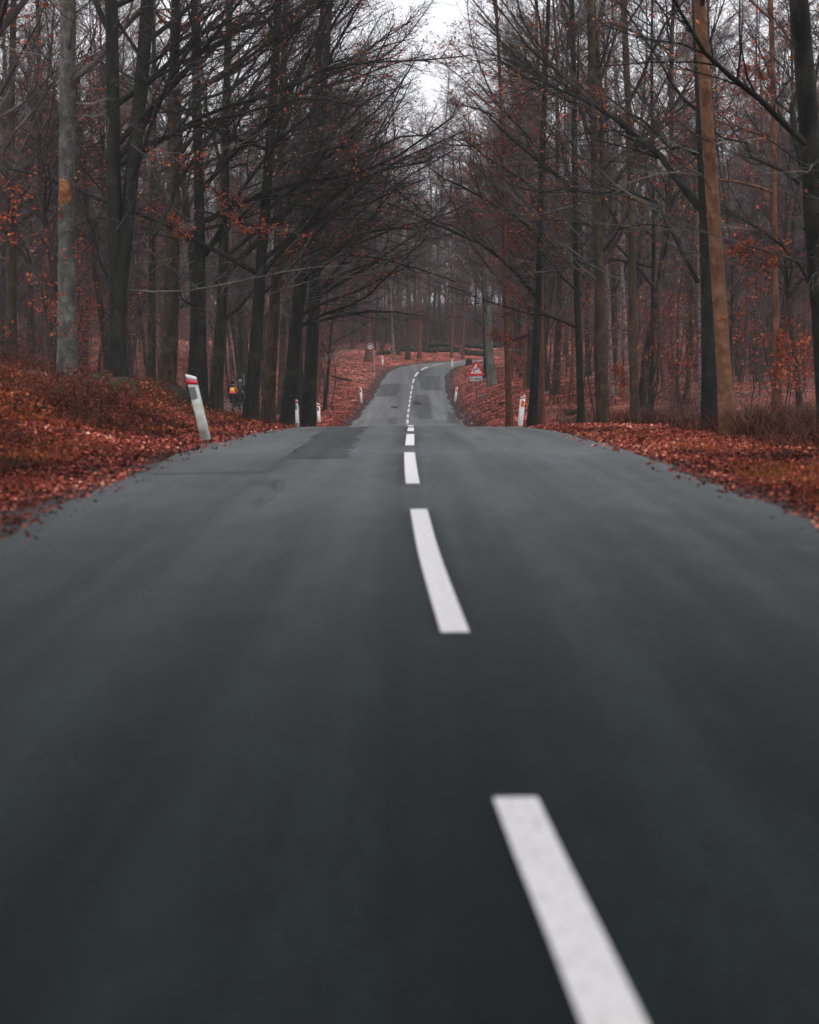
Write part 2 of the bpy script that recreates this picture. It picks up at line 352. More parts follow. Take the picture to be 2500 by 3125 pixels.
# ------------------------------------------------------------------ road
def mat_asphalt(name, c1, c2, c3, rough=.5, sheen=.50):
    m, n, l, p = mat_new(name)
    tc = n.new('ShaderNodeTexCoord'); mp = n.new('ShaderNodeMapping'); mp.inputs['Scale'].default_value = (2.0, .035, 1); mp2 = n.new('ShaderNodeMapping'); mp2.inputs['Scale'].default_value = (1, .35, 1); l.new(tc.outputs['Object'], mp2.inputs[0])
    ns = n.new('ShaderNodeTexNoise'); ns.inputs['Scale'].default_value = 1.0; ns.inputs['Detail'].default_value = 4     # wheel streaks
    nb = n.new('ShaderNodeTexNoise'); nb.inputs['Scale'].default_value = 3.2; nb.inputs['Detail'].default_value = 8; nb.inputs['Roughness'].default_value = .78
    nf = n.new('ShaderNodeTexNoise'); nf.inputs['Scale'].default_value = 90; nf.inputs['Detail'].default_value = 3
    l.new(tc.outputs['Object'], mp.inputs[0]); l.new(mp.outputs[0], ns.inputs['Vector']); l.new(mp2.outputs[0], nb.inputs['Vector']); l.new(tc.outputs['Object'], nf.inputs['Vector'])
    a = n.new('ShaderNodeMath'); a.operation = 'ADD'; l.new(ns.outputs[0], a.inputs[0]); l.new(nb.outputs[0], a.inputs[1])
    b = n.new('ShaderNodeMath'); b.operation = 'MULTIPLY_ADD'; b.inputs[1].default_value = 1.0; l.new(nf.outputs[0], b.inputs[0])
    h = n.new('ShaderNodeMath'); h.operation = 'MULTIPLY_ADD'; h.inputs[1].default_value = .85; h.inputs[2].default_value = -.85; l.new(a.outputs[0], h.inputs[0]); l.new(h.outputs[0], b.inputs[2])
    r = ramp(n, [(0.33, c1), (0.5, c2), (0.68, c3)]); l.new(b.outputs[0], r.inputs[0])
    l.new(r.outputs[0], p.inputs['Base Color'])
    sw = n.new('ShaderNodeMapRange'); sw.inputs[1].default_value = -.25; sw.inputs[2].default_value = .25; sw.inputs[3].default_value = sheen * .6; sw.inputs[4].default_value = sheen * 1.35; l.new(h.outputs[0], sw.inputs[0]); l.new(sw.outputs[0], p.inputs['Sheen Weight'])
    rr = n.new('ShaderNodeMapRange'); rr.inputs[1].default_value = .3; rr.inputs[2].default_value = .7; rr.inputs[3].default_value = rough - .07; rr.inputs[4].default_value = rough + .1
    l.new(nb.outputs[0], rr.inputs[0]); l.new(rr.outputs[0], p.inputs['Roughness'])
    p.inputs['Specular IOR Level'].default_value = .08
    p.inputs['Sheen Weight'].default_value = sheen; p.inputs['Sheen Roughness'].default_value = .125; p.inputs['Sheen Tint'].default_value = (.92, .98, 1.0, 1)   # pale sheen, strongest at grazing angles
    bp = n.new('ShaderNodeBump'); bp.inputs['Strength'].default_value = .35; bp.inputs['Distance'].default_value = .006
    l.new(nf.outputs[0], bp.inputs['Height']); l.new(bp.outputs[0], p.inputs['Normal'])
    return m
ASPH = mat_asphalt('asphalt', (0.0022, 0.0048, 0.0046), (0.0060, 0.0110, 0.0104), (0.016, 0.0255, 0.024), .65, .60)
ASPH_D = mat_asphalt('asphalt_dark', (0.007, 0.009, 0.010), (0.011, 0.014, 0.015), (0.014, 0.019, 0.019), .65, .30)
SEAM = mat_asphalt('asphalt_seam', (0.002, 0.004, 0.004), (0.006, 0.009, 0.009), (0.014, 0.02, 0.02), .6, .58)
ASPH_FD = mat_asphalt('asphalt_far_dark', (0.03, 0.036, 0.037), (0.055, 0.063, 0.064), (0.085, 0.094, 0.095), .5, .45)  # far repairs, toned to sit on the brightened far road
ASPH_FL = mat_asphalt('asphalt_far_pale', (0.12, 0.13, 0.13), (0.18, 0.19, 0.19), (0.24, 0.25, 0.25), .5, .65)
ASPH_FAR = mat_asphalt('asphalt_far_brightened', (0.075, 0.082, 0.082), (0.12, 0.13, 0.13), (0.17, 0.18, 0.18), .5, .6)  # open-sky brightness past the crest put into the asphalt colour
ASPH_L = mat_asphalt('asphalt_light', (0.03, 0.034, 0.034), (0.05, 0.055, 0.055), (0.07, 0.075, 0.075), .45, .5)
WETTAR = mat_asphalt('tar', (0.007, 0.008, 0.009), (0.010, 0.011, 0.012), (0.016, 0.018, 0.019), .42)
def mat_paint():
    m, n, l, p = mat_new('road_paint')
    tc = n.new('ShaderNodeTexCoord'); no = n.new('ShaderNodeTexNoise'); no.inputs['Scale'].default_value = 14; no.inputs['Detail'].default_value = 8; no.inputs['Roughness'].default_value = .7
    l.new(tc.outputs['Object'], no.inputs['Vector'])
    no.inputs['Scale'].default_value = 38
    r = ramp(n, [(0.30, (0.10, 0.10, 0.10)), (0.36, (0.50, 0.49, 0.475)), (0.45, (0.68, 0.665, 0.65)), (0.6, (0.76, 0.745, 0.73))])
    l.new(no.outputs[0], r.inputs[0]); l.new(r.outputs[0], p.inputs['Base Color']); p.inputs['Roughness'].default_value = .6
    return m
PAINT = mat_paint()

def ribbon(name, s0, s1, ds, us, mat, dz, wob=0.0):
    s = np.arange(s0, s1 + ds * .5, ds) if s1 - s0 > ds else np.array([s0, s1])
    us = np.asarray(us, float)
    Sg, Ug = np.meshgrid(s, us, indexing='ij')
    if wob:
        e = (vnoise(Sg, Sg * 0 + 3.1, 1.3, 5) - .5) * wob + (vnoise(Sg, Sg * 0 + 9.1, .35, 6) - .5) * wob * 1.5
        Ug = Ug + np.where(np.abs(Ug) >= np.abs(us).max() - 1e-6, np.sign(Ug) * e, 0)
    P = at_s(Sg.ravel(), Ug.ravel(), dz)
    k = np.arange(P.shape[0]).reshape(len(s), len(us))
    return mesh_np(name, P, [np.stack([k[:-1, :-1], k[:-1, 1:], k[1:, 1:], k[1:, :-1]], -1).reshape(-1, 4)], [mat], smooth=True)
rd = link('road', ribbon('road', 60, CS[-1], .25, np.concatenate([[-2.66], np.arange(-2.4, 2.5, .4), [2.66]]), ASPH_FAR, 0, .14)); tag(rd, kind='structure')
rd = link('road', ribbon('road', -20, 60, .25, np.concatenate([[-2.66], np.arange(-2.4, 2.5, .4), [2.66]]), ASPH, 0, .14)); tag(rd, kind='structure')

def patch(name, poly_su, mat, dz=0.004, wob=.03):
    """asphalt repair laid on the road: polygon in (station, offset)"""
    pts = []
    P = np.array(poly_su, float)
    for i in range(len(P)):
        a, b = P[i], P[(i + 1) % len(P)]; n_ = max(2, int(np.hypot(*(b - a)) / .35))
        for t in np.arange(n_) / n_: pts.append(a + (b - a) * t)
    pts = np.array(pts); pts += (rng.random(pts.shape) - .5) * wob * 2
    # triangulated in (s,u), cut into short pieces so that it follows the road
    bm = bmesh.new()
    vs = [bm.verts.new((p[0], p[1], 0)) for p in pts]; bm.faces.new(vs)
    bmesh.ops.triangulate(bm, faces=bm.faces)
    for s_ in np.arange(math.floor(P[:, 0].min()), P[:, 0].max() + 1, .5):
        bmesh.ops.bisect_plane(bm, geom=bm.verts[:] + bm.edges[:] + bm.faces[:], plane_co=(s_, 0, 0), plane_no=(1, 0, 0))
    bmesh.ops.bisect_plane(bm, geom=bm.verts[:] + bm.edges[:] + bm.faces[:], plane_co=(0, 0, 0), plane_no=(0, 1, 0))
    for v_ in bm.verts:
        q_ = at_s(v_.co.x, v_.co.y, dz); v_.co = Vector([float(c) for c in q_])
    for f in bm.faces:
        f.normal_update()
        if f.normal.z < 0: f.normal_flip()
    me = bpy.data.meshes.new(name); bm.to_mesh(me); bm.free(); me.materials.append(mat)
    for p_ in me.polygons: p_.use_smooth = True
    o = link(name, me); tag(o, kind='structure'); return o
def su(px, py):
    x, y = pix_road(px, py); u, _, s = near_road(x, y); return (float(s[0]), float(u[0]))
def patch_px(name, pts, mat, **k): return patch(name, [su(*p) for p in pts], mat, **k)
patch_px('road_patch', [(1014, 1302), (1120, 1302), (1100, 1345), (1058, 1398), (891, 1394), (950, 1345)], ASPH_D, wob=.08)
patch_px('road_patch', [(448, 1434), (820, 1434), (880, 1392), (930, 1352), (640, 1340)], SEAM, dz=.0045)
patch_px('road_patch', [(800, 1530), (818, 1508), (850, 1492), (845, 1478), (858, 1458), (864, 1475), (880, 1482), (858, 1500), (832, 1514), (815, 1530)], WETTAR, wob=.012)
#patch_px('road_patch', [(1380, 3125), (1400, 2700), (1310, 2250), (1330, 2250), (1425, 2700), (1420, 3125)], ASPH_D, dz=.005)
# repairs in the dip and on the climb to the bend
def far_su(px, py, d): # pixel + distance
    r_ = ray(px, py); x = r_[0] / r_[1] * d; u, _, s = near_road(x, d); return (float(s[0]), float(u[0]))
def dist_of(py):
    """distance of the road surface beyond the crest seen on a row"""
    r_ = ray(1250, py); y = np.arange(80, 200, .05); z = EYE + r_[2] / r_[1] * y
    k = np.argmax(z < road_z_y(y)); return y[k]
def fp(name, pts, mat, **k): return patch(name, [far_su(x, y, dist_of(y)) for x, y in pts], mat, **{'wob': .16, **k})
z7 = lambda X_, Y_: (1100 + X_ / 3.833, 1000 + Y_ / 3.833)
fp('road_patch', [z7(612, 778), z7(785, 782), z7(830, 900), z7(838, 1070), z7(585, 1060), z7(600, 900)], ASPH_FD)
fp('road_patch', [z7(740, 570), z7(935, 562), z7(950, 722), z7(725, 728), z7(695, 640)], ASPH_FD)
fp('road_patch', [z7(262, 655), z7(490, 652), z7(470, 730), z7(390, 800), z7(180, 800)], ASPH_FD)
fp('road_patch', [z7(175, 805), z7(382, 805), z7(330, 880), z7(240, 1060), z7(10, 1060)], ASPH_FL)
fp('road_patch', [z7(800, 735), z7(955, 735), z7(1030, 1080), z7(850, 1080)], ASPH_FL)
fp('road_patch', [z7(600, 860), z7(690, 870), z7(720, 905), z7(640, 905)], ASPH_D, dz=.008)
fp('road_patch', [z7(380, 915), z7(440, 920), z7(440, 945), z7(360, 940)], ASPH_D, dz=.008)
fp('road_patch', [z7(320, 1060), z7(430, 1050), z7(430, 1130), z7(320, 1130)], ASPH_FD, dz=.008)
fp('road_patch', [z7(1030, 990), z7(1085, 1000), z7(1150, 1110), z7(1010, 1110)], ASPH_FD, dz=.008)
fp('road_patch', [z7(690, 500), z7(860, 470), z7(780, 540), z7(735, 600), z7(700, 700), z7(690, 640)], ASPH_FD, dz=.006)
k_ = 0
for n_ in range(-1, 32):
    a_, b_ = 7.0 + 7.5 * n_, 12.0 + 7.5 * n_; hw_ = .06 if n_ < 19 else .085
    o = link('centre_line', ribbon('centre_line', a_, b_, .5, [-hw_, 0, hw_], PAINT, .009)); tag(o, kind='structure')

# ------------------------------------------------------------------ branch system
def grow_from(base, direc, length, P, r0, taper=.25, wig=.12, up=0.0, droop_end=0.0, rg=rng):
    N = len(base)
    pts = np.empty((N, P, 3)); d = norm(direc); pts[:, 0] = base
    step = (length / (P - 1))[:, None]
    for j in range(1, P):
        t = j / (P - 1)
        d = norm(d + rg.normal(0, wig, (N, 3)) + np.array([0, 0, 1.0]) * (up * (1 - t) + droop_end * t))
        pts[:, j] = pts[:, j - 1] + d * step
    tt = np.linspace(0, 1, P)[None, :]
    rad = r0[:, None] * (1 - (1 - taper) * tt)
    return pts, rad

def spawn(pts, rad, k, t0, t1, ang, lf, P, rmax=.6, rlen=.012, wig=.12, up=0.0, droop=0.0, planar=.8, lmin=.08, rg=rng, jl=.35, rmin=.0018, taper=.3):
    N, Q, _ = pts.shape
    t = np.linspace(t0, t1, k)[None, :] + rg.uniform(-.5, .5, (N, k)) * (t1 - t0) / k
    t = np.clip(t, .02, .98) * (Q - 1)
    i = np.floor(t).astype(int); f = (t - i)[..., None]; r = np.arange(N)[:, None]
    pos = pts[r, i] * (1 - f) + pts[r, i + 1] * f
    tan = norm(pts[r, i + 1] - pts[r, i]); pr = rad[r, i] * (1 - f[..., 0]) + rad[r, i + 1] * f[..., 0]
    L = np.linalg.norm(pts[:, 1:] - pts[:, :-1], axis=2).sum(1)[:, None]
    hor = norm(np.cross(tan, np.array([0.02, 0.01, 1.0])))
    sgn = np.where((np.arange(k)[None, :] + rg.integers(0, 2, (N, 1))) % 2, 1.0, -1.0)[..., None]
    ver = norm(np.cross(hor, tan))
    phi = rg.normal(0, 1, (N, k, 1)) * (1 - planar) * 1.6
    side = sgn * hor * np.cos(phi) + ver * np.sin(phi)
    a = R(ang) * rg.uniform(.7, 1.3, (N, k, 1))
    d = tan * np.cos(a) + side * np.sin(a)
    ln = L * lf * (1 - .62 * t / (Q - 1)) * rg.uniform(1 - jl, 1 + jl, (N, k)); ln = np.maximum(ln, lmin)
    r0 = np.maximum(np.minimum(pr * rmax, ln * rlen + .001), rmin)
    return grow_from(pos.reshape(-1, 3), d.reshape(-1, 3), ln.ravel(), P, r0.ravel(), taper, wig, up, droop, rg)

def leaf_quads(pos, size, rg=rng, flat=0.3, n_at=None):
    """small folded two-triangle leaves"""
    N = len(pos)
    nrm = norm(rg.normal(0, 1, (N, 3)) + np.array([0, 0, flat * 3]))
    a = norm(np.cross(nrm, rg.normal(0, 1, (N, 3)))); b = np.cross(nrm, a)
    s = (size * rg.uniform(.6, 1.3, N))[:, None]
    p0 = pos - a * s * .5; p2 = pos + a * s * .5
    p1 = pos + b * s * .36 + nrm * s * .16; p3 = pos - b * s * .36 + nrm * s * .16
    v = np.stack([p0, p1, p2, p3], 1).reshape(-1, 3)
    i = np.arange(N)[:, None] * 4
    q = np.concatenate([i + np.array([[0, 1, 2]]), i + np.array([[0, 2, 3]])], 0)
    return v, q

def assemble(parts):
    """parts: list of (verts, faces, material index, tone array or None)"""
    V_, F3, F4, M3, M4, T = [], [], [], [], [], []
    off = 0
    for v, f, mi, tone in parts:
        if len(v) == 0: continue
        V_.append(v); T.append(np.full(len(v), .5) if tone is None else tone)
        if f.shape[1] == 3: F3.append(f + off); M3.append(np.full(len(f), mi))
        else: F4.append(f + off); M4.append(np.full(len(f), mi))
        off += len(v)
    fl = []; ml = []
    if F4: fl.append(np.concatenate(F4)); ml.append(np.concatenate(M4))
    if F3: fl.append(np.concatenate(F3)); ml.append(np.concatenate(M3))
    return np.concatenate(V_), fl, np.concatenate(ml), np.concatenate(T)

def trunk_path(h, lean, rg, P=18, wob=.10):
    t = np.linspace(0, 1, P)
    ph = rg.uniform(0, 6.28, 4)
    x = lean[0] * t * h + wob * (np.sin(t * 4.1 + ph[0]) - math.sin(ph[0])) + wob * .4 * (np.sin(t * 11 + ph[1]) - math.sin(ph[1]))
    y = lean[1] * t * h + wob * (np.sin(t * 3.7 + ph[2]) - math.sin(ph[2])) + wob * .4 * (np.sin(t * 10 + ph[3]) - math.sin(ph[3]))
    return np.stack([x, y, t * h - .25], 1)

def trunk_rad(r, P=18, flare=.45, top=.25):
    t = np.linspace(0, 1, P); return r * ((1 - (1 - top) * t ** .9) + flare * np.exp(-t * 22))

def trunk_mesh(name, path, rad, mat, sides=12, rg=rng, extra=()):
    Pn = 60
    t = np.linspace(0, 1, len(path)); tt = np.linspace(0, 1, Pn) ** 1.3
    p = np.stack([np.interp(tt, t, path[:, i]) for i in range(3)], 1); r = np.interp(tt, t, rad)
    r = r * (1 + rg.normal(0, .025, Pn))
    v, q = tubes(p[None], r[None], sides)
    # root flare lobes and slight out-of-round
    ang = np.tile(np.arange(sides) * 2 * math.pi / sides, Pn); hh = np.repeat(tt, sides)
    lob = 1 + (.05 + .22 * np.exp(-hh * 30)) * np.sin(ang * 3 + rg.uniform(0, 6)) * .8 + .04 * np.sin(ang * 5 + hh * 9)
    c = np.repeat(p, sides, 0); v = c + (v - c) * lob[:, None]
    parts = [(v, q, 0, None)]
    for ep, er in extra:
        v2, q2 = tubes(ep[None], er[None], 9); parts.append((v2, q2, 0, None))
    V_, fl, ml, T = assemble(parts)
    return mesh_np(name, V_, fl, [mat], ml)

def limbs_auto(path, rad, n, h0, h1, side, bias, length, el, rg, P=9, rlen=.0125, droop=.015, up=.03):
    rlen *= .85
    """side: azimuth (rad) favoured; bias: share of limbs that go that way"""
    H = path[-1, 2]; hs = rg.uniform(h0, h1, n); hs.sort()
    t = np.array([np.interp(h, path[:, 2], np.linspace(0, 1, len(path))) for h in hs])
    pos = np.stack([np.interp(hs, path[:, 2], path[:, i]) for i in range(3)], 1)
    r_at = np.interp(hs, path[:, 2], rad)
    az = np.where(rg.random(n) < bias, side + rg.normal(0, .55, n), rg.uniform(0, 6.283, n))
    e = R(el) + rg.normal(0, .17, n)
    d = np.stack([np.cos(az) * np.cos(e), np.sin(az) * np.cos(e), np.sin(e)], 1)
    ln = length * (1 - .5 * (hs - h0) / max(h1 - h0, .1)) * rg.uniform(.55, 1.15, n)
    r0 = np.minimum(r_at * .55, ln * rlen)
    pts, rr = grow_from(pos, d, ln, P, r0, .22, .125, up, droop, rg)
    return pts, rr

def resample(P, n=9):
    P = np.asarray(P); L = np.concatenate([[0], np.cumsum(np.linalg.norm(np.diff(P, axis=0), axis=1))]); s = np.linspace(0, L[-1], n)
    return np.stack([np.interp(s, L, P[:, i]) for i in range(3)], 1)

def crown_mesh(name, limbs, twig_mat, leaf_amt=0.0, dens=1.0, rg=rng, fine=True, limb_mat=None, leaf_size=.075, leaf_sel=None, thick=1.0, lf1=.42, nf=7, more=()):
    """limbs: (pts (N,P,3), rad (N,P)); grows three more orders of branching on them"""
    pts, rad = limbs
    k1 = max(4, int(18 * dens))
    s1, r1 = spawn(pts, rad, k1, .18, .98, 35, lf1, 6, .5, .008, .16, .0, .03, .55, .3, rg)
    k2 = max(3, int(8.5 * dens))
    s2, r2 = spawn(s1, r1, k2, .15, .98, 40, .42, 4, .6, .0075, .10, .0, .02, .6, .15, rg, rmin=.0028 * thick)
    parts = []
    v, q = tubes(pts, rad, 7); parts.append((v, q, 0, None))
    v, q = tubes(s1, r1, 4); parts.append((v, q, 0, None))
    v, q = tubes(s2, r2, 3); parts.append((v, q, 1, None))
    ends = s2
    if fine:
        s3, r3 = spawn(s2, r2, nf, .2, .98, 38, .58, 3, .7, .006, .12, .0, .02, .5, .12, rg, rmin=.0019 * thick)
        v, q = tubes(s3, r3, 3); parts.append((v, q, 1, None)); ends = s3
    if leaf_amt > 0:
        n = int(len(ends) * leaf_amt)
        # leaves keep to whole sprays, as marcescent beech leaves do
        c = ends[:, -1]
        f = vnoise(c[:, 0] + c[:, 2] * .7, c[:, 1] + c[:, 2] * .4, .9, rg.integers(0, 99))
        ok = np.where(f > .62)[0] if leaf_sel is None else np.where(leaf_sel(c))[0]
        if len(ok):
            pick = rg.choice(ok, n); tt = rg.uniform(0, 1, (n, 1))
            p = ends[pick, 0] * (1 - tt) + ends[pick, -1] * tt + rg.normal(0, .03, (n, 3))
            lv, lq = leaf_quads(p, leaf_size, rg); parts.append((lv, lq, 2, np.repeat(rg.beta(2, 2, n), 4)))
    parts += list(more)
    V_, fl, ml, T = assemble(parts)
    return mesh_np(name, V_, fl, [limb_mat or twig_mat, twig_mat, LEAF, TWIG_L], ml, attrs={'tone': T})

def depth_r(px, d): return px / FPX * d

# ------------------------------------------------------------------ roadside trees, each seen in the photograph
def key_tree(name, label, cat, bpx, bpy_, d, wpx, tpx, bark, h=18, side=0.0, bias=.7, nl=22, h0=3.5, ll=6.5, el=38,
             limbs=(), leaf=0.0, dens=1.0, seed=0, forks=(), twig=TWIG, flare=.45, top=.3, wob=.10, wound=None, group=None, leaf_sel=None, h1=None, lean_y=0.0, leafy=()):
    """bpx,bpy_: foot in the photo; wpx: trunk width in photo px; tpx: x where the trunk leaves the top edge"""
    rg = np.random.default_rng(1000 + seed)
    b = unproj(bpx, bpy_, d); z0 = gz(b[0], d)
    root = empty(name, (b[0], d, z0)); tag(root, label, cat, group)
    top_pt = unproj(tpx, 0, d); lean = ((top_pt[0] - b[0]) / (top_pt[2] - z0), lean_y)
    path = trunk_path(h, lean, rg, wob=wob * .6); r = depth_r(wpx, d) / 2
    rad = trunk_rad(r, flare=flare, top=top)
    extra = []
    L, LR = [], []; dens *= .95; nl = int(nl * (.85 if side == 0.0 else .66)); ll = ll + (1.1 if side == 0.0 else 0); el = max(el, 36); top = top * (.5 if top < .35 else 1)
    if nl:
        p_, r_ = limbs_auto(path, rad, nl, h0, h1 or h * .93, side, bias, ll, el, rg, P=11); p_, r_ = p_[:, ::1], r_; p_ = np.stack([resample(a_, 9) for a_ in p_]); r_ = np.stack([np.interp(np.linspace(0, 1, 9), np.linspace(0, 1, 11), a_) for a_ in r_]); L.append(p_); LR.append(r_)
    for f in forks:                     # list of pixel points, start width px, end width px
        P3 = resample([unproj(x_, y_, d) - np.array([b[0], d, z0]) for x_, y_ in f[0]], 14)
        fr = np.linspace(depth_r(f[1], d) / 2, depth_r(f[2], d) / 2, 14)
        e_d = norm((P3[-1] - P3[-4])[None])[0]; P3 = np.concatenate([P3, [P3[-1] + e_d * 1.5, P3[-1] + e_d * 3 + [0, 0, .5], P3[-1] + e_d * 5 + [0, 0, 1.5]]]); fr = np.concatenate([fr, fr[-1] * np.array([.85, .65, .4])])
        extra.append((P3, fr))
        p_, r_ = limbs_auto(P3, fr, 14, P3[0, 2] + 2.5, P3[-1, 2], side, bias, ll * .8, el, rg); L.append(p_); LR.append(r_)
    for lb in limbs:                    # pixel waypoints, start width px, distance change at the tip
        n_ = len(lb[0]); dd = lb[2] if len(lb) > 2 else 0.0
        P3 = resample([unproj(x_, y_, d + dd * i / (n_ - 1)) - np.array([b[0], d, z0]) for i, (x_, y_) in enumerate(lb[0])], 9)
        P3 = P3 + np.concatenate([np.zeros((1, 3)), rg.normal(0, .05, (8, 3))])
        L.append(P3[None]); LR.append((np.linspace(1, .18, 9) * depth_r(lb[1], d) / 2)[None])
    link('trunk', trunk_mesh('trunk', path, rad, bark, 14, rg, extra), root)
    more = ()
    if nl:                              # thin pale side branches low on the trunk
        q_, qr = limbs_auto(path, rad, 7, max(2.2, h0 - 1.5), 9.5, side, .55, ll * .8, 14, rg, P=8, rlen=.0042, droop=.12, up=-.02)
        s_, sr = spawn(q_, qr, 9, .15, .98, 36, .34, 5, .6, .006, .16, 0, .03, .5, .2, rg, rmin=.003)
        u_, ur = spawn(s_, sr, 5, .15, .98, 38, .45, 3, .7, .006, .12, 0, .02, .5, .1, rg, rmin=.002)
        more = [(*tubes(q_, qr, 6), 3, None), (*tubes(s_, sr, 4), 3, None), (*tubes(u_, ur, 3), 3, None)]
    if L:
        link('crown', crown_mesh('crown', (np.concatenate(L), np.concatenate(LR)), twig, leaf, dens, rg, limb_mat=bark if bark not in (BARK_GREY, BARK_OCHRE, BARK_PALE, BARK_BIRCH) else twig, leaf_sel=leaf_sel, more=more), root)
    for lb in leafy:
        P3 = resample([unproj(x_, y_, d + lb[2]) - np.array([b[0], d, z0]) for x_, y_ in lb[0]], 9); P3 = P3 + np.concatenate([np.zeros((1, 3)), rg.normal(0, .06, (8, 3))])
        link('leafy_branch', crown_mesh('leafy_branch', (P3[None], (np.linspace(1, .2, 9) * depth_r(lb[1], d) / 2)[None]), twig, lb[3], .75, rg, lf1=.13, leaf_size=.072, leaf_sel=lambda c: vnoise(c[:, 0] * 2.2, c[:, 2] * 2.2, 1.0, 3) > .42), root)
    if wound:                           # bare wood scar on the trunk
        c = unproj(*wound[0], d) - np.array([b[0], d, z0]); rr = np.interp(c[2], path[:, 2], rad)
        cx = np.interp(c[2], path[:, 2], path[:, 0]); cy = np.interp(c[2], path[:, 2], path[:, 1])
        hw, hh = depth_r(wound[1], d) / 2, depth_r(wound[2], d) / 2
        bm = bmesh.new(); bmesh.ops.create_uvsphere(bm, u_segments=18, v_segments=12, radius=1)
        for v_ in bm.verts:
            n0 = 1 + .12 * math.sin(v_.co.z * 5 + v_.co.x * 3)
            v_.co = Vector((cx + v_.co.x * hw * n0, cy - rr * .86 + v_.co.y * rr * .22, c[2] + v_.co.z * hh * n0))
        bm_obj('bark_scar', bm, WOUND, root, True)
    return root

LF, RF = 0.0, math.pi       # towards the road from the left / from the right
BT = 'tree'
key_tree('beech_tree', 'tall dark brown trunk at the far left edge behind the pale grey trunk', BT, 33, 1112, 60, 35, 35, BARK_BROWN, seed=1, nl=20, leaf=.03, leafy=[([(60, 1060), (30, 1050), (-20, 1050)], 6, -8, .7)])
key_tree('beech_tree', 'pale grey smooth beech trunk with an orange scar, on the left bank', BT, 205, 1165, 44, 56, 212, BARK_GREY, seed=2, nl=14, h0=6.2, top=.7, flare=.35, wob=.05,
         limbs=[([(235, 316), (330, 306), (430, 292), (530, 268), (620, 225)], 9, -1), ([(236, 370), (300, 350), (362, 315), (420, 290)], 6, 0)], twig=TWIG_PALE, wound=((212, 590), 38, 95), leaf=.02)
key_tree('forked_tree', 'black forked tree with two stems rising from the mossy left bank', BT, 362, 1242, 40, 50, 350, BARK_DARK, seed=3, nl=20, flare=.7, leafy=[([(400, 440), (460, 460), (540, 470), (600, 500), (690, 515)], 6, -2, .22), ([(420, 100), (500, 70), (560, 60), (640, 100)], 6, -2, .12)], h0=4, top=.55, dens=1.1, leaf=.03,
         forks=[([(364, 960), (368, 860), (378, 760), (392, 640), (406, 500), (428, 300), (440, 150), (450, 0)], 46, 40)],
         limbs=[([(440, 440), (500, 425), (616, 374), (778, 328), (917, 305), (1100, 318)], 13, -2), ([(345, 900), (310, 780), (270, 700), (230, 560)], 10, 1), ([(440, 200), (560, 120), (700, 60), (860, 10)], 14, -2),
                ([(470, 720), (520, 600), (600, 470), (690, 330), (760, 150), (830, 0)], 16, 3)])
key_tree('beech_tree', 'slender dark trunk between the black forked tree and the thick brown trunk', BT, 458, 1160, 62, 26, 470, BARK_MOSSY, seed=4, nl=18, leaf=.03)
key_tree('beech_tree', 'thick straight brown trunk on the left bank, foot hidden by moss', BT, 507, 1206, 50, 54, 540, BARK_BROWN, seed=5, nl=22, h0=4.5, flare=.3, leaf=.10, dens=1.1,
         limbs=[([(542, 722), (685, 690), (778, 643), (885, 597), (1084, 550), (1200, 560)], 15, -2), ([(520, 640), (470, 560), (400, 500), (330, 480)], 8, 2), ([(545, 480), (640, 380), (740, 300), (860, 200), (960, 120)], 14, -3)])
key_tree('beech_tree', 'black trunk right behind the leaning roadside post', BT, 615, 1246, 46, 42, 610, BARK_DARK, seed=6, nl=22, h0=4, leaf=.05, dens=1.15, leafy=[([(600, 640), (680, 672), (780, 690), (860, 702), (925, 715)], 7, -3, .55), ([(600, 700), (540, 690), (490, 680)], 6, -3, .4), ([(600, 560), (650, 590), (690, 618), (760, 640)], 6, -3, .2)],
         limbs=[([(606, 965), (560, 900), (520, 860), (500, 840)], 9, 0), ([(625, 780), (700, 640), (760, 540), (850, 420), (960, 330), (1090, 250)], 17, -3), ([(630, 560), (760, 420), (900, 300), (1050, 210), (1200, 170)], 14, -3)])
key_tree('beech_tree', 'dark mossy trunk just right of the leaning post with a long limb over the road', BT, 655, 1264, 50, 38, 700, BARK_MOSSY, seed=7, nl=24, h0=4, leaf=.05, dens=1.2,
         limbs=[([(655, 860), (778, 741), (894, 634), (1010, 532), (1103, 462), (1242, 411), (1330, 400)], 22, -2), ([(672, 1000), (755, 903), (820, 850), (880, 800)], 13, 1), ([(680, 500), (820, 380), (960, 260), (1120, 160), (1260, 110)], 15, -2)])
key_tree('young_tree', 'thin dark tree leaning left, on the path behind the cyclists', BT, 738, 1175, 106, 17, 600, BARK_MOSSY, seed=8, nl=10, h=14, h0=3, ll=3.5)
key_tree('beech_tree', 'dark trunk with a broad foot right beside the two cyclists', BT, 762, 1298, 46, 42, 850, BARK_DARK, seed=9, nl=24, h0=3.6, flare=.4, leaf=.05, dens=1.2,
         limbs=[([(790, 860), (860, 760), (960, 650), (1080, 560), (1220, 500), (1330, 490)], 16, -2), ([(800, 900), (830, 850), (900, 800), (1000, 745), (1100, 740)], 10, 1)])
key_tree('beech_tree', 'brown trunk between two darker ones on the left verge', BT, 815, 1262, 58, 40, 880, BARK_BROWN, seed=10, nl=22, h0=4, dens=1.2, leaf=.04,
         limbs=[([(840, 820), (900, 740), (1000, 660), (1120, 600), (1250, 590)], 15, -2)])
key_tree('beech_tree', 'dark trunk leaning slightly right, left of the second roadside post', BT, 872, 1276, 56, 44, 1000, BARK_DARK, seed=11, nl=24, h0=3.2, dens=1.2, leaf=.05,
         limbs=[([(900, 900), (960, 820), (1040, 740), (1160, 700), (1300, 700)], 16, -2), ([(905, 800), (990, 680), (1100, 580), (1200, 480)], 14, -1)])
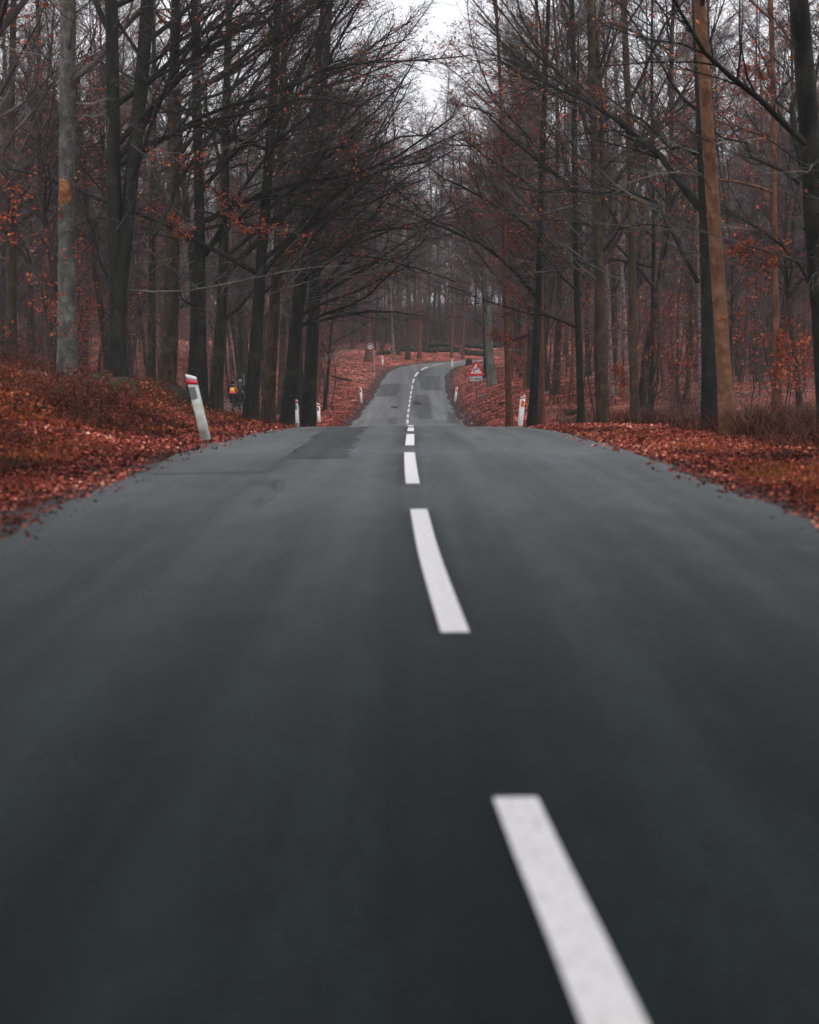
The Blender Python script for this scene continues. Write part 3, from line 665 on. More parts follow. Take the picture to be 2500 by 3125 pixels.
key_tree('beech_tree', 'dark trunk standing right behind the second roadside post', BT, 935, 1280, 64, 46, 1010, BARK_DARK, seed=12, nl=26, h0=3, dens=1.2, leaf=.05, el=28,
         limbs=[([(952, 985), (1040, 968), (1120, 950), (1200, 955), (1290, 965)], 13, 0), ([(950, 900), (1030, 850), (1130, 800), (1260, 790)], 14, 0), ([(950, 800), (1060, 700), (1200, 640)], 12, 0)])
key_tree('beech_tree', 'reddish brown trunk, last of the row before the open leaf slope', BT, 955, 1250, 90, 30, 985, BARK_RED, seed=13, nl=24, h0=3, dens=1.1, leaf=.08, el=25, ll=6)
key_tree('young_tree', 'small bushy tree bending over the leaf slope left of the road', BT, 990, 1180, 100, 13, 1110, BARK_DARK, seed=14, nl=18, h=9, h0=1.5, ll=3.5, el=32, dens=.9, leaf=.1)

key_tree('beech_tree', 'bright ochre smooth trunk with dark knots, nearest tree on the right', BT, 2226, 1374, 29, 44, 2148, BARK_OCHRE, seed=21, side=RF, nl=10, h0=5.0, flare=.28, top=.55, wob=.04, leaf=.12,
         wound=((2210, 970), 30, 22))
key_tree('beech_tree', 'black trunk standing against the bright ochre trunk', BT, 2168, 1322, 32.5, 47, 2128, BARK_DARK, seed=22, side=RF, nl=14, h0=4.2, flare=.3, top=.5, wob=.05, dens=1.1, leaf=.04,
         limbs=[([(2140, 640), (2050, 520), (1938, 406), (1830, 333), (1740, 290), (1656, 246), (1560, 232)], 26, 3), ([(2130, 860), (2080, 740), (2028, 640), (1917, 583), (1801, 586), (1660, 572), (1560, 560)], 15, 4),
                ([(2120, 470), (2020, 420), (1900, 330), (1850, 270)], 13, 2)])
key_tree('beech_tree', 'mottled brown trunk with a long limb reaching to the left', BT, 1846, 1278, 45, 30, 1812, BARK_BROWN, seed=23, side=RF, nl=18, h0=5, flare=.6, top=.6, wob=.06, leaf=.06,
         limbs=[([(1787, 847), (1722, 790), (1662, 746), (1600, 705), (1532, 662), (1485, 616)], 9, 1), ([(1800, 690), (1740, 676), (1640, 640), (1560, 632)], 7, 1)])
key_tree('beech_tree', 'black slim trunk with a long low branch arching to the road', BT, 1777, 1276, 50, 22, 1760, BARK_DARK, seed=24, side=RF, nl=20, h0=4, top=.6, leaf=.06, dens=1.1,
         limbs=[([(1766, 1003), (1690, 975), (1610, 950), (1530, 935), (1440, 900), (1370, 868)], 9, 2), ([(1776, 900), (1700, 820), (1640, 770), (1580, 700)], 8, 1)])
key_tree('beech_tree', 'brown trunk right of the mottled trunk, slightly bent', BT, 1942, 1290, 42, 25, 1890, BARK_BROWN, seed=25, side=RF, nl=18, h0=4.5, top=.6, leaf=.06)
key_tree('young_tree', 'thin black trunk in the middle of the right-hand woods', BT, 1988, 1268, 56, 17, 2000, BARK_DARK, seed=26, side=RF, nl=18, h0=4, leaf=.05)
key_tree('oak_tree', 'heavy black leaning trunk at the right edge of the picture', BT, 2545, 1400, 28, 66, 2425, BARK_DARK, seed=27, side=RF, leafy=[([(2480, 800), (2420, 775), (2360, 760), (2280, 752)], 6, 1, .5), ([(2440, 250), (2360, 240), (2280, 200)], 6, 1, .3)], nl=14, h0=3.2, top=.7, dens=1.1, leaf=.05,
         limbs=[([(2440, 560), (2330, 480), (2240, 440), (2160, 400), (2060, 380)], 12, 2), ([(2490, 900), (2400, 780), (2320, 690), (2200, 640)], 14, 2), ([(2460, 700), (2540, 600), (2600, 500)], 18, 0)])
key_tree('young_tree', 'reddish slim trunk left of the heavy leaning trunk', BT, 2380, 1330, 40, 24, 2340, BARK_RED, seed=28, side=RF, nl=16, h0=3.5, leaf=.12)
key_tree('birch_tree', 'pale thin birch just right of the mottled brown trunk', BT, 1872, 1215, 74, 12, 1790, BARK_BIRCH, seed=29, side=RF, nl=8, h0=5, ll=3)
key_tree('birch_tree', 'pale mottled birch behind the bent brown trunk', BT, 1915, 1205, 72, 15, 1880, BARK_BIRCH, seed=30, side=RF, nl=8, h0=5, ll=3)
key_tree('birch_tree', 'pale birch half hidden behind the black trunk on the right', BT, 2138, 1240, 66, 14, 2120, BARK_BIRCH, seed=31, side=RF, nl=8, h0=5, ll=3)
key_tree('young_tree', 'reddish slim trunk left of the right-hand post, nearest to the curve sign', BT, 1558, 1291, 58, 21, 1512, BARK_RED, seed=32, side=RF, nl=22, h0=4.5, leaf=.08, dens=1.1)
key_tree('beech_tree', 'black trunk immediately right of the right-hand post', BT, 1624, 1291, 53, 27, 1660, BARK_DARK, seed=33, side=RF, nl=22, h0=3.5, leaf=.06, dens=1.1,
         limbs=[([(1628, 890), (1590, 850), (1570, 800), (1560, 740)], 8, 1), ([(1615, 1020), (1570, 1038), (1520, 1030)], 6, 1)])
key_tree('young_tree', 'brown trunk close behind the black one at the right-hand post', BT, 1654, 1292, 62, 20, 1640, BARK_RED, seed=34, side=RF, nl=20, h0=4, leaf=.08)
key_tree('beech_tree', 'pale green-grey trunk standing beyond the curve sign', BT, 1502, 1166, 112, 27, 1455, BARK_PALE, seed=35, side=RF, nl=34, h=13, h0=3.2, flare=.4, top=.5, leaf=.04, twig=TWIG_R)
key_tree('beech_tree', 'dark trunk touching the pale green-grey trunk on its left', BT, 1484, 1130, 128, 16, 1460, BARK_DARK, seed=36, side=RF, nl=18, h0=6, leaf=.04, twig=TWIG_R)
for i, (bx, by, d_, w_, tx_, bk, lab, nm) in enumerate([
        (1127, 1117, 166, 22, 1135, BARK_RED, 'thick reddish trunk behind the round speed sign', 'beech_tree'),
        (1217, 1092, 186, 12, 1205, BARK_BROWN, 'brown trunk beyond the bend, leftmost of three above the road edge', 'beech_tree'),
        (1246, 1102, 176, 15, 1252, BARK_BROWN, 'brown trunk at the outer edge of the bend, middle of three', 'beech_tree'),
        (1281, 1098, 180, 13, 1283, BARK_RED, 'reddish trunk at the outer edge of the bend, rightmost of three', 'beech_tree'),
        (1378, 1096, 186, 8, 1385, BARK_RED, 'slim reddish trunk directly above the small post in the bend', 'young_tree'),
        (1412, 1096, 187, 9, 1440, BARK_RED, 'slim reddish trunk beside the mossy log pile beyond the bend', 'young_tree')]):
    key_tree(nm, lab, BT, bx, by, d_, w_, tx_, bk, seed=50 + i, side=-math.pi / 2, bias=.3, nl=20, h=17, h0=4.5, ll=4.5, twig=TWIG_R, leaf=.06, dens=.8)
key_tree('birch_tree', 'short pale birch stem with a black foot, right of the round speed sign', BT, 1202, 1106, 172, 9, 1150, BARK_BIRCH, seed=60, side=0, nl=14, h=11, h0=3, ll=3, twig=TWIG_R, dens=.7)

# ------------------------------------------------------------------ forest trees: prototypes, then copies
def forest_proto(seed, h, r, bark, twig, nl, h0, ll, dens, leaf, el=48, fine=True):
    rg = np.random.default_rng(3000 + seed)
    root = empty('forest_tree', (0, 0, 0))
    path = trunk_path(h, (rg.normal(0, .035), rg.normal(0, .035)), rg, wob=.30); rad = trunk_rad(r * .78, flare=.35, top=.16); nl = int(nl * 1.2)
    link('trunk', trunk_mesh('trunk', path, rad, bark, 8, rg), root)
    L = limbs_auto(path, rad, nl, h0, h * .97, 0, 0, ll, el, rg, P=6)
    link('crown', crown_mesh('crown', L, twig, leaf, dens * 1.12, rg, fine=fine, thick=1.5, nf=5), root)
    return root
protos = [forest_proto(i, h, r, b, t, nl, h0, ll, dn * 1.1, lf) for i, (h, r, b, t, nl, h0, ll, dn, lf) in enumerate([
    (20, .19, BARK_FAR, TWIG, 34, 4, 5.0, .62, .04), (18, .15, BARK_FAR, TWIG_R, 34, 3, 4.4, .62, .08), (21, .22, BARK_DARK, TWIG, 34, 6, 5.4, .62, .03),
    (17, .12, BARK_RED, TWIG_R, 30, 2.5, 4.0, .6, .12), (19, .16, BARK_BROWN, TWIG_R, 34, 4, 4.8, .62, .05), (15, .09, BARK_BROWN, TWIG_R, 26, 2, 3.4, .6, .15), (18, .10, BARK_BIRCH, TWIG_R, 24, 5, 3.2, .55, .0)])]
def copy_tree(o, loc, rz, s):
    r_ = o.copy(); COL.objects.link(r_); r_.location = loc; r_.rotation_euler = (0, 0, rz); r_.scale = (s, s, s)
    for ch in o.children:
        c = ch.copy(); COL.objects.link(c); c.parent = r_
    return r_
def poisson(n, xr, yr, dmin, ok, seed, pts=()):
    rg = np.random.default_rng(seed); out = list(pts); k0 = len(out)
    for _ in range(n * 60):
        if len(out) - k0 >= n: break
        y = rg.uniform(*yr); x = rg.uniform(*xr)
        if not ok(x, y): continue
        if out and min((x - a) ** 2 + (y - b) ** 2 for a, b in out) < dmin * dmin: continue
        out.append((x, y))
    return out[k0:]
def lane(x, y): return 1 - .93 * ((np.abs(x + .103 * y) < 1.5) & (y > 40) & (y < 104) & (x < -4))
def in_view(x, y, m=3.0): return abs(x) < y * .245 + m
def off_road(x, y, m):
    u, _, s = near_road(x, y); return abs(u[0]) > HW + m
def path_clear(x, y): return not (y < 102 and abs(x - (-10.2 * y / 99.0)) < 1.5 and x < -4)  # the ride along which the cyclists are seen
def sign_clear(x, y): return not (60 < y < 170 and -4.2 * y / 150 - 2.4 < x < 5.2 * max(y, 60) / 100 + .6)
key_xy = [(o.location.x, o.location.y) for o in COL.objects if o.type == 'EMPTY' and o.parent is None and o.name.split('.')[0] in ('beech_tree', 'forked_tree', 'young_tree', 'birch_tree', 'oak_tree')]
A = poisson(112, (-46, -5.5), (46, 175), 2.1, lambda x, y: in_view(x, y) and off_road(x, y, 2.6) and path_clear(x, y) and sign_clear(x, y) and x < -4, 11, key_xy)
B = poisson(105, (5, 46), (40, 172), 2.1, lambda x, y: in_view(x, y) and off_road(x, y, 2.2) and sign_clear(x, y) and x > 3, 12, key_xy)
Cc = poisson(66, (-46, 50), (192, 224), 2.4, lambda x, y: in_view(x, y, 2) and off_road(x, y, 4), 13)
Gp = [(-9, 186), (-6.5, 194), (-3.2, 189), (-1.0, 199), (1.8, 193), (4.0, 202), (6.2, 196), (9.0, 200), (12.0, 196), (-12, 192), (-2.4, 205), (.6, 187.5 + 9), (5.2, 208), (-5.6, 201), (15, 204), (3.0, 214), (-4.5, 208), (8.0, 211)]
rg = np.random.default_rng(99); first = set()
def put(lst, label, group, w, sc_=1.0):
    for x, y in lst:
        k = int(rg.choice(7, p=w)); s = rg.uniform(.85, 1.12) * sc_; rz = rg.uniform(0, 6.28); loc = (x, y, gz(x, y))
        if k not in first:
            o = protos[k]; first.add(k); o.location = loc; o.rotation_euler = (0, 0, rz); o.scale = (s, s, s)
        else: o = copy_tree(protos[k], loc, rz, s)
        tag(o, label, 'tree', group)
W = [.22, .2, .1, .14, .18, .12, .04]
put(A, 'slender bare tree in the dense wood left of the road', 'bare trees in the left-hand wood', W)
put(B, 'slender bare tree in the dense wood right of the road', 'bare trees in the right-hand wood', [.18, .2, .06, .2, .16, .14, .06])
put(Gp, 'very tall thin tree beyond the bend, its top fading into the pale sky', 'very tall trees below the sky gap', [.4, .3, .0, .1, .2, .0, .0], 1.5)
put(Cc, 'tall bare tree on the slope beyond the bend', 'bare trees on the slope beyond the bend', W)

# the row of roadside trees that carries on through the dip, its limbs meeting over the road
def row_proto(seed, mir):
    rg = np.random.default_rng(6000 + seed); root = empty('roadside_tree', (0, 0, 0))
    path = trunk_path(20, (.03 if mir else -.03, 0), rg, wob=.15); rad = trunk_rad(.20, flare=.4, top=.22)
    link('trunk', trunk_mesh('trunk', path, rad, [BARK_DARK, BARK_BROWN][seed % 2], 8, rg), root)
    L1 = limbs_auto(path, rad, 38, 4, 19.4, 0 if mir else math.pi, .6, 7.5 if mir else 6.5, 34, rg, P=8)
    link('crown', crown_mesh('crown', L1, TWIG_R, .05, 1.05, rg, thick=1.05, nf=7), root); return root
SHP = {}
for mir, spots in ((True, [(-7.0, 93), (-6.6, 103), (-7.3, 113), (-7.0, 122), (-7.6, 131), (-8.0, 141), (-8.4, 152), (-8.2, 163)]), (False, [(6.7, 78), (7.2, 90), (7.0, 100), (7.9, 119), (8.4, 131), (9.0, 143), (10.2, 155)])):
    P2 = [row_proto(1 + 2 * mir, mir), row_proto(2 + 2 * mir, mir)]; SHP[int(mir)] = P2[0]
    for j, (x, y) in enumerate(spots):
        loc = (x, y, gz(x, y)); s = rg.uniform(.9, 1.12)
        if j < 2: o = P2[j]; o.location = loc; o.scale = (s, s, s)
        else: o = copy_tree(P2[j % 2], loc, rg.normal(0, .25), s)
        if mir: tag(o, 'bare roadside tree farther along the row on the left of the dip', 'tree', 'roadside trees along the left of the dip')
        else: tag(o, 'bare roadside tree farther along the row on the right of the dip', 'tree', 'roadside trees along the right of the dip')

# trees added overhead and behind the viewer to shade the near road
shade = [(-4.6, 9.5, 0), (4.7, 10.5, 4), (-4.4, 0, 0), (4.4, 1.5, 4), (-4.3, -4, 1), (4.6, -9, 2), (1.0, -12, 2), (-5.6, 14, 2), (6.0, 17, 0), (5.8, 6, 2), (-5.6, 3, 4), (5.6, -5, 0), (-5.8, -8, 2), (-6.2, 24.5, 1), (7.6, 25.5, 4)]

# ------------------------------------------------------------------ the far wood, one mass
def far_wood():
    rg = np.random.default_rng(77)
    lib = []
    for i in range(5):
        h = rg.uniform(15, 21); path = trunk_path(h, (rg.normal(0, .02), 0), rg, P=7, wob=.2); rad = trunk_rad(rg.uniform(.1, .2), P=7, top=.2)
        L = limbs_auto(path, rad, 34, 2.5, h * .98, 0, 0, 4.4, 50, rg, P=4)
        s1, r1 = spawn(L[0], L[1], 9, .15, .98, 42, .42, 3, .55, .010, .1, .0, .02, .4, .3, rg, rmin=.011)
        s2, r2 = spawn(s1, r1, 4, .2, .98, 40, .6, 3, .7, .01, .1, .0, .02, .4, .2, rg, rmin=.009)
        parts = [(*tubes(path[None], rad[None], 6), 0, None), (*tubes(*L, 3), 1, None), (*tubes(s1, r1, 3), 1, None), (*tubes(s2, r2, 3), 1, None)]
        lib.append(assemble(parts))
    P = poisson(430, (-78, 84), (229, 330), 2.6, lambda x, y: in_view(x, y, 3), 21)
    P += poisson(130, (-50, -17), (90, 200), 2.2, lambda x, y: in_view(x, y, 5) and x < -.19 * y, 22)
    P += poisson(130, (17, 56), (90, 196), 2.2, lambda x, y: in_view(x, y, 5) and x > .19 * y and off_road(x, y, 3), 23)
    V_, F, M = [], [], []; off = 0
    zz = ground([p[0] for p in P], [p[1] for p in P])
    for (x, y), z in zip(P, zz):
        v, fl, ml, _ = lib[rg.integers(0, 5)]; a = rg.uniform(0, 6.28); s = rg.uniform(.85, 1.15)
        c, s_ = math.cos(a), math.sin(a); vv = v * s; vv = np.stack([vv[:, 0] * c - vv[:, 1] * s_, vv[:, 0] * s_ + vv[:, 1] * c, vv[:, 2]], 1) + [x, y, z]
        V_.append(vv); F.append(fl[0] + off); M.append(ml); off += len(v)
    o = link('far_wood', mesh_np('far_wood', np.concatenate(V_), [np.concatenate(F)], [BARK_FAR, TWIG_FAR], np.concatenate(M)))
    tag(o, 'hazy mass of bare trees far beyond the bend', 'wood', kind='stuff')
far_wood()

# ------------------------------------------------------------------ saplings and brush
def sap_proto(seed, h, leaf):
    rg = np.random.default_rng(4000 + seed)
    path = trunk_path(h, (rg.normal(0, .06), rg.normal(0, .06)), rg, P=9, wob=.12); rad = trunk_rad(.022 + .004 * h, P=9, flare=.1, top=.15)
    L = limbs_auto(path, rad, 16, h * .12, h * .95, 0, 0, h * .38, 35, rg, P=5, rlen=.009)
    s1, r1 = spawn(L[0], L[1], 8, .15, .98, 40, .45, 4, .6, .008, .1, 0, 0, .6, .12, rg, rmin=.004)
    s2, r2 = spawn(s1, r1, 4, .15, .98, 40, .5, 3, .7, .008, .1, 0, 0, .6, .08, rg, rmin=.003)
    parts = [(*tubes(path[None], rad[None], 6), 0, None), (*tubes(*L, 4), 0, None), (*tubes(s1, r1, 3), 0, None), (*tubes(s2, r2, 3), 0, None)]
    n = int(len(s2) * leaf)
    if n:
        pk = rg.integers(0, len(s2), n); p = s2[pk, -1] + rg.normal(0, .05, (n, 3)); lv, lq = leaf_quads(p, .08, rg); parts.append((lv, lq, 1, np.repeat(rg.beta(2, 2.4, n), 4)))
    V_, fl, ml, T = assemble(parts)
    return mesh_np('sapling', V_, fl, [TWIG_R, LEAF], ml, attrs={'tone': T})
saps = [sap_proto(i, h, lf) for i, (h, lf) in enumerate([(3.2, .5), (4.5, .35), (2.2, .9), (5.5, .25), (3.8, .6), (6.5, .15)])]
SP = poisson(105, (-44, -6.2), (38, 150), 1.1, lambda x, y: in_view(x, y, 1) and off_road(x, y, 3.4) and path_clear(x, y) and sign_clear(x, y), 31)
SP3 = [(-.052 * y + rng.uniform(-.7, .7), y) for y in np.linspace(96, 165, 16)]
SP3 = [q_ for q_ in SP3 if off_road(q_[0], q_[1], 1.8)]
SP += SP3 + poisson(48, (-30, 34), (188, 224), 2.0, lambda x, y: in_view(x, y) and off_road(x, y, 3.5), 35)
SP2 = poisson(120, (6, 44), (34, 150), 1.1, lambda x, y: in_view(x, y, 1) and off_road(x, y, 3.0) and sign_clear(x, y), 32)
for lst, lab, grp in ((SP, 'thin sapling with rusty leaves in the woods left of the road and beyond its bend', 'saplings in the left-hand wood'), (SP2, 'thin sapling with rusty leaves under the trees right of the road', 'saplings in the right-hand wood')):
    for x, y in lst:
        o = link('sapling', saps[int(rg.integers(0, 6))], None, (x, y, gz(x, y))); o.rotation_euler = (0, 0, rg.uniform(0, 6.28)); s = rg.uniform(.75, 1.2); o.scale = (s, s, s)
        tag(o, lab, 'sapling', grp)

def scatter(n, yr, vr, seed, dens=None, xmargin=1.0, side=0):
    """ground points with verge offset in vr, inside the view"""
    rg = np.random.default_rng(seed); out = []
    while sum(len(a) for a in out) < n:
        y = yr[0] * (yr[1] / yr[0]) ** rg.random(60000); x = rg.uniform(-1, 1, 60000) * (y * .245 + xmargin)
        z, u, v, s = ground(x, y, True)
        k = (v > vr[0]) & (v < vr[1])
        if side: k &= (np.sign(u) == side)
        if dens is not None: k &= rg.random(60000) < dens(x, y, u, v)
        out.append(np.stack([x[k], y[k], z[k], u[k], v[k]], 1))
    return np.concatenate(out)[:n], rg

# fallen leaves
def litter(name, n, yr, size, seed, vr=(-.9, 30)):
    P, rg = scatter(n, yr, vr, seed, lambda x, y, u, v: np.where(v < .12, .035 * np.exp(np.minimum(v, 0) * 5), .07 + .93 * sm(v, .15, .95)) * np.where((u > 0) & (y < 75), 1 - .8 * sm(v, 1.8, 3.2), np.where((u < 0) & (y < 60), 1 - .5 * sm(v, 2.4, 4.0), 1.0 - .6 * sm(v, 6, 10))) * np.clip(-.1 + 1.5 * vnoise(x, y, .8, 8) + .5 * vnoise(x, y, 2.5, 18), .05, 1))
    pos = P[:, :3].copy(); pos[:, 2] += rg.uniform(.0, .05, n) + np.where(P[:, 4] < 0, .055, 0)
    sz = size * (P[:, 1] / 30) ** .35
    v, q = leaf_quads(pos, sz, rg, flat=.55)
    big = vnoise(P[:, 0], P[:, 1], 1.1, 4) * .42 + vnoise(P[:, 0], P[:, 1], .35, 6) * .36 + vnoise(P[:, 0], P[:, 1], 3.5, 5) * .3 - .18
    tone = np.clip(rg.beta(1.5, 2.2, n) * .85 + (big - .35) * .85 + .06, 0, 1)
    o = link(name, mesh_np(name, v, [q], [LITTER], smooth=False, attrs={'tone': np.repeat(tone, 4)})); tag(o, 'thick carpet of red fallen beech leaves on the verges and forest floor', 'fallen leaves', kind='stuff')
litter('fallen_leaves', 330000, (9, 190), .066, 41)

def bank_leaves():
    n = 22000; P, rg = scatter(n, (11, 52), (.9, 9), 44, lambda x, y, u, v: lane(x, y) * np.clip(vnoise(x, y, .9, 31) * 3.6 - 1.7, 0, 1) * np.where(u < 0, 1, np.where(v < 2.6, .3, .08)), side=0)
    pos = P[:, :3].copy(); pos[:, 2] += rg.uniform(0, 1, n) ** 1.5 * (.12 + .5 * sm(P[:, 4], 1.0, 4)) * np.where(P[:, 3] < 0, 1, .4)
    v, q = leaf_quads(pos, .06 * (P[:, 1] / 30) ** .3, rg, flat=.2)
    o = link('bank_leaves', mesh_np('bank_leaves', v, [q], [LEAF_B], smooth=False, attrs={'tone': np.repeat(np.clip(rg.beta(1.2, 2.0, n) * .8 + (vnoise(P[:, 0], P[:, 1], .8, 33) - .45) * .8, 0, 1), 4)})); tag(o, 'orange leaves caught in the low brambles of the banks', 'leaves', kind='stuff')
bank_leaves()

# dry grass and brambles on the banks
def blades(name, n, yr, vr, h, mat, seed, dens, label, cat, curl=.5, wd=.006, side=0):
    P, rg = scatter(n, yr, vr, seed, dens, side=side)
    az = rg.uniform(0, 6.28, n); hh = h * rg.uniform(.3, 1.2, n) * (.35 + 1.1 * vnoise(P[:, 0], P[:, 1], .55, 61)); d = np.stack([np.cos(az), np.sin(az), np.zeros(n)], 1)
    t = np.linspace(0, 1, 4)[None, :, None]
    bend = (curl * rg.uniform(.2, 1.2, n) * hh)[:, None, None]
    pts = P[:, None, :3] - [0, 0, .02] + np.array([0, 0, 1.0]) * t * hh[:, None, None] * (1 - .25 * t) + d[:, None, :] * bend * t ** 2 + rg.normal(0, .02, (n, 4, 3)) * hh[:, None, None]
    wv = np.stack([np.ones(n), np.zeros(n), np.zeros(n)], 1)[:, None, :] * (wd * (P[:, 1] / 25) ** .4)[:, None, None] * np.array([1, .9, .65, .2])[None, :, None]
    side_v = np.stack([-d[:, 1], d[:, 0], d[:, 2]], 1)[:, None, :]
    wv = side_v * np.linalg.norm(wv, axis=2, keepdims=True)
    v = np.stack([pts - wv, pts + wv], 2).reshape(-1, 3)
    k = np.arange(n * 8).reshape(n, 4, 2)
    q = np.stack([k[:, :-1, 0], k[:, :-1, 1], k[:, 1:, 1], k[:, 1:, 0]], -1).reshape(-1, 4)
    o = link(name, mesh_np(name, v, [q], [mat], attrs={'tone': np.repeat(np.clip(rg.beta(2, 2, n) * .7 + vnoise(P[:, 0], P[:, 1], .6, 9) * .4, 0, 1), 8)})); tag(o, label, cat, kind='stuff')
blades('dry_grass', 20000, (11, 60), (.5, 9), .17, GRASS_M, 51, lambda x, y, u, v: np.where(u < 0, sm(v, .4, 2.0) * sm(-x, 2, 5), np.where(v < 1.7, .5, .1)) * np.clip(vnoise(x, y, .5, 12) * 2.2 - .75, 0, 1), 'tufts of dry orange grass on both verges', 'grass')
blades('bank_grass', 22000, (12, 50), (1.0, 9), .30, GRASS_D, 55, lambda x, y, u, v: np.where(u < 0, np.clip(vnoise(x, y, .7, 23) * 2.2 - .6, 0, 1), 0), 'dark and rusty tangled grass on the left bank', 'grass', curl=1.2, wd=.006)
blades('undergrowth', 36000, (18, 150), (2.7, 40), .6, BRUSH_M, 52, lambda x, y, u, v: lane(x, y) * np.where(u < 0, .35 + .65 * sm(y, 34, 55), 1.1 * (v < 9)) * np.clip(vnoise(x, y, .35, 13) * 1.7 - .35, 0, 1) * np.where((y > 75) & (v < 9), np.where((y > 128) & (v > 2.2), .5, .06), 1), 'tangle of reddish stems and brambles under the trees', 'undergrowth', curl=1.5, wd=.006)
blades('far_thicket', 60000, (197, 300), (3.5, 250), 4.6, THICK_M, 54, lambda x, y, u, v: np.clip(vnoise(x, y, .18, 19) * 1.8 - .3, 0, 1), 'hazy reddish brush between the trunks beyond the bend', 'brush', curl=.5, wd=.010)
blades('bank_moss', 26000, (26, 52), (1.2, 6.5), .10, MOSS_M, 53, lambda x, y, u, v: np.where(u < 0, np.clip(vnoise(x, y, .45, 17) * 3 - 1.45, 0, 1), 0), 'green moss cushions on the left bank below the tree feet', 'moss', curl=1.0, wd=.012)

# ------------------------------------------------------------------ forest path
def forest_path():
    P = catmull(np.array([[-8.5, 40], [-8.3, 56], [-8.0, 75], [-8.9, 88], [-10.1, 99], [-11.4, 115], [-14, 140], [-19, 170]]), .6)
    t = np.gradient(P, axis=0); t /= np.linalg.norm(t, axis=1)[:, None]
    us = np.array([-.8, -.4, 0, .4, .8]); n = np.stack([t[:, 1], -t[:, 0]], 1)
    XY = P[:, None, :] + n[:, None, :] * us[None, :, None] * (1 + .15 * np.sin(np.arange(len(P)) * .7))[:, None, None]
    z = ground(XY[..., 0].ravel(), XY[..., 1].ravel()) + .035
    k = np.arange(len(z)).reshape(len(P), 5)
    m = mat_plain('path_dirt', (0.13, 0.09, 0.085), .85, .2, .45, 3)
    o = link('path', mesh_np('path', np.concatenate([XY.reshape(-1, 2), z[:, None]], 1), [np.stack([k[:-1, :-1], k[:-1, 1:], k[1:, 1:], k[1:, :-1]], -1).reshape(-1, 4)], [m])); tag(o, kind='structure')
forest_path()

# ------------------------------------------------------------------ delineator posts
WHITE = mat_plain('post_white', (0.40, 0.42, 0.38), .5, .4, .35, 7)
WHITE_B = mat_plain('post_clean', (0.82, 0.82, 0.81), .5, .4, .08, 9)
CAPW = mat_plain('post_cap', (0.72, 0.72, 0.72), .5, .4, .06, 20)
RED = mat_plain('band_red', (0.62, 0.03, 0.06), .4, .5, .1, 30)
REFL_G = mat_plain('reflector_grey', (0.17, 0.19, 0.21), .25, .6, .05, 60)
REFL_O = mat_plain('reflector_orange', (0.95, 0.16, 0.01), .3, .6, .06, 60)
def post_section(z0, z1, sl0, sl1, wd, dp, inset=0.0):
    """rounded triangular hollow-back section; top may slope (sl = drop towards +x)"""
    pts = []
    for a in np.linspace(0, 2 * math.pi, 20, endpoint=False):
        c, s_ = math.cos(a), math.sin(a)
        x = (abs(c) ** .7) * math.copysign(1, c) * wd / 2; y = (abs(s_) ** .7) * math.copysign(1, s_) * dp / 2
        if y > 0: x *= 1 - .45 * (y / (dp / 2))
        pts.append((x - math.copysign(inset, x) * 0, y))
    bm = bmesh.new()
    lo = [bm.verts.new((x, y, z0 - sl0 * x / (wd / 2))) for x, y in pts]; hi = [bm.verts.new((x, y, z1 - sl1 * x / (wd / 2))) for x, y in pts]
    n = len(pts)
    for i in range(n): bm.faces.new((lo[i], lo[(i + 1) % n], hi[(i + 1) % n], hi[i]))
    bm.faces.new(hi); bm.faces.new(list(reversed(lo)))
    return bm
def roadside_post(label, px, py, d, h, tilt, refl, flip, tip_red, group=None, zoff=None):
    b = unproj(px, py, d); z0 = gz(b[0], d) if zoff is None else zoff
    root = empty('roadside_post', (b[0], d, z0)); tag(root, label, 'roadside post', group or 'white roadside posts')
    root.rotation_euler = (R(1.5), R(tilt), 0)
    s = -1 if flip else 1; W_, D_ = .152, .11
    bm_obj('post_body', post_section(-.3, h - .175 if tip_red != 'top' else h - .09, 0, .022 * s, W_, D_), WHITE if d < 30 else WHITE_B, root, True)
    if tip_red == 'band':
        bm_obj('red_band', post_section(h - .172, h - .105, .022 * s, .03 * s, W_ + .004, D_ + .004), RED, root, True)
        bm_obj('cap', post_section(h - .103, h - .04, .03 * s, .04 * s, W_, D_), CAPW, root, True)
    else:
        PINK = mat_plain('cap_pinkish', (0.75, 0.42, 0.45), .5, .4, .15, 15)
        bm_obj('cap', post_section(h - .088, h, .022 * s, .04 * s, W_ + .002, D_ + .002), PINK, root, True)
    bm = bmesh.new(); top = h - .20 if tip_red == 'band' else h - .14
    x0, x1 = (-.068, .030) if not flip else (-.035, .06)
    prism(bm, [(x0, top - .185), (x1, top - .185), (x1, top - .015), (x0, top)], -D_ / 2 - .012, -D_ / 2 + .02)
    bm_obj('reflector', bm, refl, root, False, .003)
    return root
roadside_post('dirty white post leaning left with grey reflector, nearest on the left verge', 632, 1338, 25.8, 1.10, -12.5, REFL_G, False, 'band')
roadside_post('upright white post with red band before the dark trunks, second on the left', 908, 1287, 56, 1.08, -3, REFL_G, False, 'band')
roadside_post('short looking white post half hidden by the crest, left of the road', 975, 1302, 82, 1.0, -3, REFL_G, False, 'band')
roadside_post('white post on the leaf slope left of the dip', 1104, 1232, 112, 1.06, -3.5, REFL_G, False, 'top')
roadside_post('small far white post beside the round speed sign', 1169, 1127, 162, .98, -4, REFL_G, False, 'top')
roadside_post('white post with orange reflector at the crest, nearest on the right verge', 1586, 1296, 50, 1.07, 5, REFL_O, True, 'top')
roadside_post('white post with orange reflector below the curve sign, on the leafy bank', 1389, 1229, 112, 1.02, 7, REFL_O, True, 'top')
roadside_post('small far white post with orange reflector inside the bend', 1380, 1124, 163, .95, 1.5, REFL_O, True, 'top')

